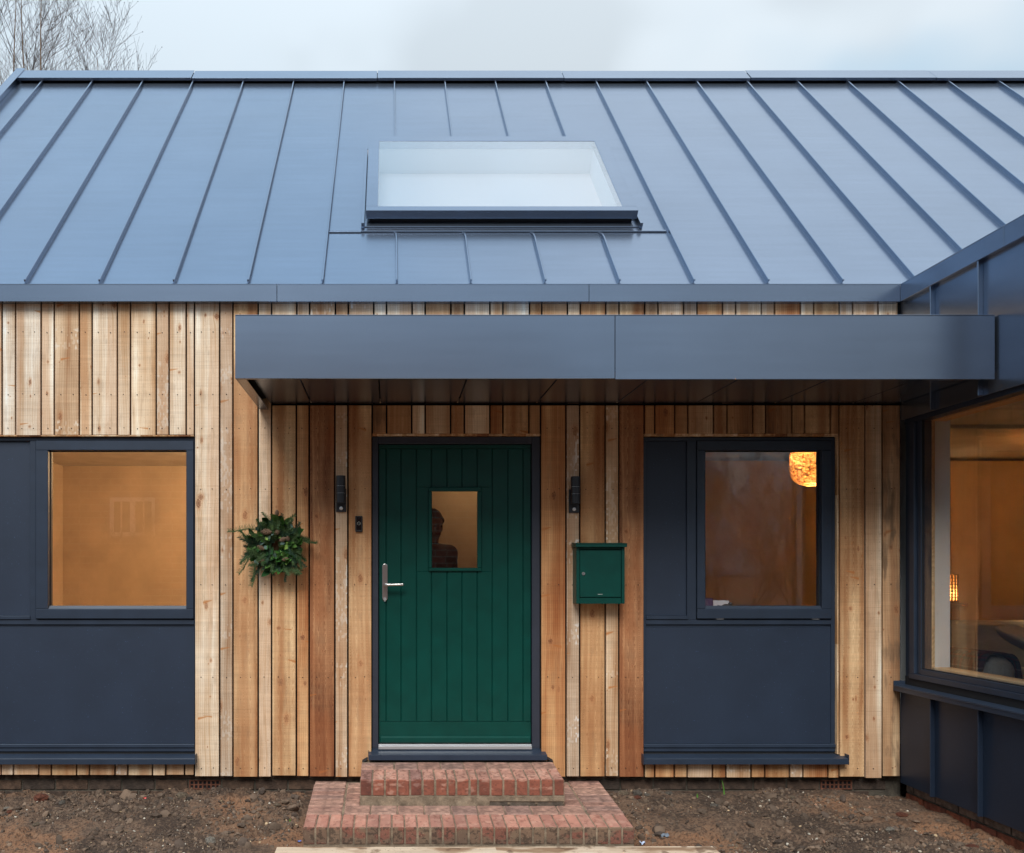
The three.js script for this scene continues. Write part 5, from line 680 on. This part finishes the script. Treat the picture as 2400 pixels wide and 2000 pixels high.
// ---------------------------------------------------------------- bare winter trees
const bark = texture(256, 512, (i, j) => { const n = fbm(i / 256 * 6, j / 512 * 10, 800, 4, 6); return [150 + n * 60, 136 + n * 58, 118 + n * 56]; });
const birchBark = std({ map: scaled(bark, 1, 0.7), color: rgb(0.36, 0.27, 0.20), roughness: 0.9 }), twigM = std({ color: rgb(0.085, 0.062, 0.060), roughness: 0.9 }), coneBits = std({ color: rgb(0.035, 0.025, 0.02), roughness: 0.9 });
function bareTree(name, label, cat, grp, x, z, H, seed, o) {
  const R = mulberry(seed), g = group(name); g.position.set(x, -0.1, z); tag(g, label, cat, grp);
  const T = new Twigs(), B = new Twigs(), dots = [], V = (a, b, c) => new THREE.Vector3(a, b, c);
  function limb(p, d, L, r, lev, W) {
    const n = lev === 0 ? 16 : lev === 1 ? 9 : lev === 2 ? 6 : 4, step = L / n; let q = p.clone(), dir = d.clone();
    for (let i = 0; i < n; i++) {
      const t = i / n, bend = lev === 0 ? o.wander : 0.17;
      dir.add(V((R() - 0.5) * bend, (lev ? 0.055 : 0.03), (R() - 0.5) * bend)).normalize();
      const e = q.clone().addScaledVector(dir, step), ra = Math.max(r * (1 - t * 0.9), 0.0022), rb = Math.max(r * (1 - (t + 1 / n) * 0.9), 0.0018);
      W.seg(q, e, ra, rb, lev === 0 ? 8 : lev === 1 ? 5 : 3);
      if (lev < 3 && (lev > 0 || t > o.clear)) { const m = lev === 0 ? o.side : lev === 1 ? 2 : 2; for (let k = 0; k < m; k++) { if (R() > o.dense) continue; const a = R() * 6.283, spread = o.spread * (lev === 0 ? 1 : 1.15), nd = dir.clone().add(V(Math.cos(a) * spread, 0.12, Math.sin(a) * spread)).normalize(); limb(e.clone(), nd, L * (lev === 0 ? o.ratio * (1.15 - 0.75 * t) : 0.5 * (1.1 - 0.5 * t)) * (0.7 + R() * 0.6), Math.max(ra * (lev === 0 ? 0.42 : 0.55), 0.0024), lev + 1, B); } }
      if (lev === 3 && i === n - 1 && R() < o.dots) dots.push(e.clone());
      q = e;
    }
  }
  for (let s = 0; s < o.stems; s++) { const a = R() * 6.283, l = o.stems > 1 ? o.flare : 0.02; limb(V(Math.cos(a) * 0.05 * (o.stems > 1 ? 1 : 0), 0, Math.sin(a) * 0.05 * (o.stems > 1 ? 1 : 0)), V(Math.cos(a) * l, 1, Math.sin(a) * l).normalize(), H * (0.85 + R() * 0.2), o.r * (0.8 + R() * 0.3), 0, T); }
  mesh('trunk', T.build(), o.bark || birchBark, g); mesh('crown', B.build(), twigM, g);
  if (dots.length) mesh('seed_cones', dots.map(p => { const s = new THREE.OctahedronGeometry(0.011, 0); s.translate(p.x, p.y, p.z); return s; }), coneBits, g);
  return g;
}
const birch = { wander: 0.07, clear: 0.42, side: 2, dense: 0.54, spread: 0.6, ratio: 0.27, stems: 1, flare: 0, r: 0.06, dots: 0.10 };
for (const [x, z, H, seed, label] of [[-7.75, -10.4, 14.0, 11, 'bare birch tree farthest left behind the roof, at the photo edge'], [-7.35, -9.8, 13.8, 12, 'bare birch behind the roof corner, second from the left edge'], [-7.0, -10.9, 13.4, 18, 'thin bare birch close to the roof corner, third from the left edge'], [-6.6, -10.6, 13.2, 13, 'slim bare birch behind the roof, fourth from the left edge'], [-6.25, -9.9, 13.0, 19, 'bare birch just right of the roof corner, fifth from the left edge'], [-5.9, -10.0, 13.6, 14, 'tall bare birch reaching the top of the photo, sixth from the left edge'], [-5.55, -10.9, 12.4, 15, 'bare birch with dense twigs, third from the right of the row'], [-5.2, -10.3, 12.3, 20, 'bare birch with a low crown, second from the right of the row'], [-5.05, -10.2, 11.2, 16, 'last bare birch to the right behind the roof'], [-4.45, -10.6, 9.7, 17, 'low bare tree whose twig tips just clear the ridge']])
  bareTree('birch_tree', label, 'tree', 'bare birches behind the house', x, z, H, seed, birch);

// ---------------------------------------------------------------- across the garden: what the glass mirrors
{
  const shrub = { wander: 0.2, clear: 0.08, side: 3, dense: 0.5, spread: 0.8, ratio: 0.34, stems: 7, flare: 0.55, r: 0.02, dots: 0, bark: twigM };
  for (const [x, z, H, seed, label] of [[-6.2, 12.9, 2.9, 35, 'bare shrub before the white window of the neighbouring house'], [5.6, 12.6, 4.0, 31, 'bare many stemmed shrub across the garden, nearest the middle'], [7.0, 11.8, 4.8, 32, 'tall bare shrub across the garden, opposite the canopy window'], [8.9, 12.4, 4.6, 33, 'bare shrub across the garden, opposite the bay'], [11.0, 12.6, 5.0, 34, 'bare shrub across the garden, farthest right']]) bareTree('bare_shrub', label, 'shrub', 'bare shrubs across the garden', x, z, H, seed, shrub);
  for (const [x, z, H, seed, label] of [[10.9, 14.8, 9.6, 44, 'tall bare garden tree behind the farthest shrub'], [13.4, 13.0, 9.4, 45, 'tall bare garden tree at the right end of the garden']]) bareTree('garden_tree', label, 'tree', 'bare trees across the garden', x, z, H, seed, { wander: 0.16, clear: 0.14, side: 3, dense: 0.62, spread: 0.75, ratio: 0.33, stems: 2, flare: 0.2, r: 0.10, dots: 0, bark: twigM });
  const n = group('neighbouring_house'); n.position.set(-7.2, -0.1, 14.2); n.rotation.y = Math.PI; tag(n, 'brick neighbouring house with white casement window across the garden', 'house');
  const bw = texture(512, 512, (i, j) => { const row = Math.floor(j / 32), x = (i + (row % 2) * 56) % 112, y = j % 32; if (x < 5 || y < 4) return [170, 160, 146]; const k = hash2(Math.floor((i + (row % 2) * 56) / 112), row, 3); return [128 + 40 * k, 74 + 26 * k, 56 + 22 * k]; });
  const wm = std({ map: scaled(bw, 0.47, 0.47 * 0.88), roughness: 0.92 }), white = std({ color: rgb(0.78, 0.78, 0.76), roughness: 0.5 });
  const wx0 = -1.75, wx1 = -0.70, wy0 = 2.45, wy1 = 3.35;
  mesh('wall', [cbox(-10.4, wx0, 0, 4.9, -0.3, 0, 0), cbox(wx1, 5.2, 0, 4.9, -0.3, 0, 0), cbox(wx0, wx1, 0, wy0, -0.3, 0, 0), cbox(wx0, wx1, wy1, 4.9, -0.3, 0, 0)], wm, n); mesh('back_wall', cbox(-10.4, 5.2, 0, 4.9, -5, -4.7, 0), wm, n);
  const rf = []; for (const s of [-1, 1]) rf.push(place(cbox(-10.7, 5.5, 0, 0.14, -0.0, 3.3, 0.01), 0, 6.55, -2.5, s > 0 ? 0.56 : Math.PI - 0.56, 0, 0)); mesh('roof', rf, std({ color: rgb(0.16, 0.09, 0.07), roughness: 0.9 }), n);
  const wn = mesh('window', [cbox(wx0, wx1, wy1 - 0.09, wy1, -0.1, 0.01, 0.004), cbox(wx0, wx1, wy0, wy0 + 0.09, -0.1, 0.01, 0.004), cbox(wx0, wx0 + 0.08, wy0 + 0.09, wy1 - 0.09, -0.1, 0.01, 0.004), cbox(wx1 - 0.08, wx1, wy0 + 0.09, wy1 - 0.09, -0.1, 0.01, 0.004), cbox(-1.28, -1.17, wy0 + 0.09, wy1 - 0.09, -0.1, 0.01, 0.004), cbox(-1.49, -1.465, wy0 + 0.09, wy1 - 0.09, -0.08, 0.0, 0.002), cbox(-0.97, -0.945, wy0 + 0.09, wy1 - 0.09, -0.08, 0.0, 0.002)], white, n);
  mesh('pane', cbox(wx0 + 0.08, wx1 - 0.08, wy0 + 0.09, wy1 - 0.09, -0.062, -0.058, 0), std({ color: rgb(0.02, 0.022, 0.025), roughness: 0.05 }), wn);
}
scene.traverse(o => { if (o.isMesh) { o.castShadow = true; o.receiveShadow = true; } });
renderer.render(scene, camera);
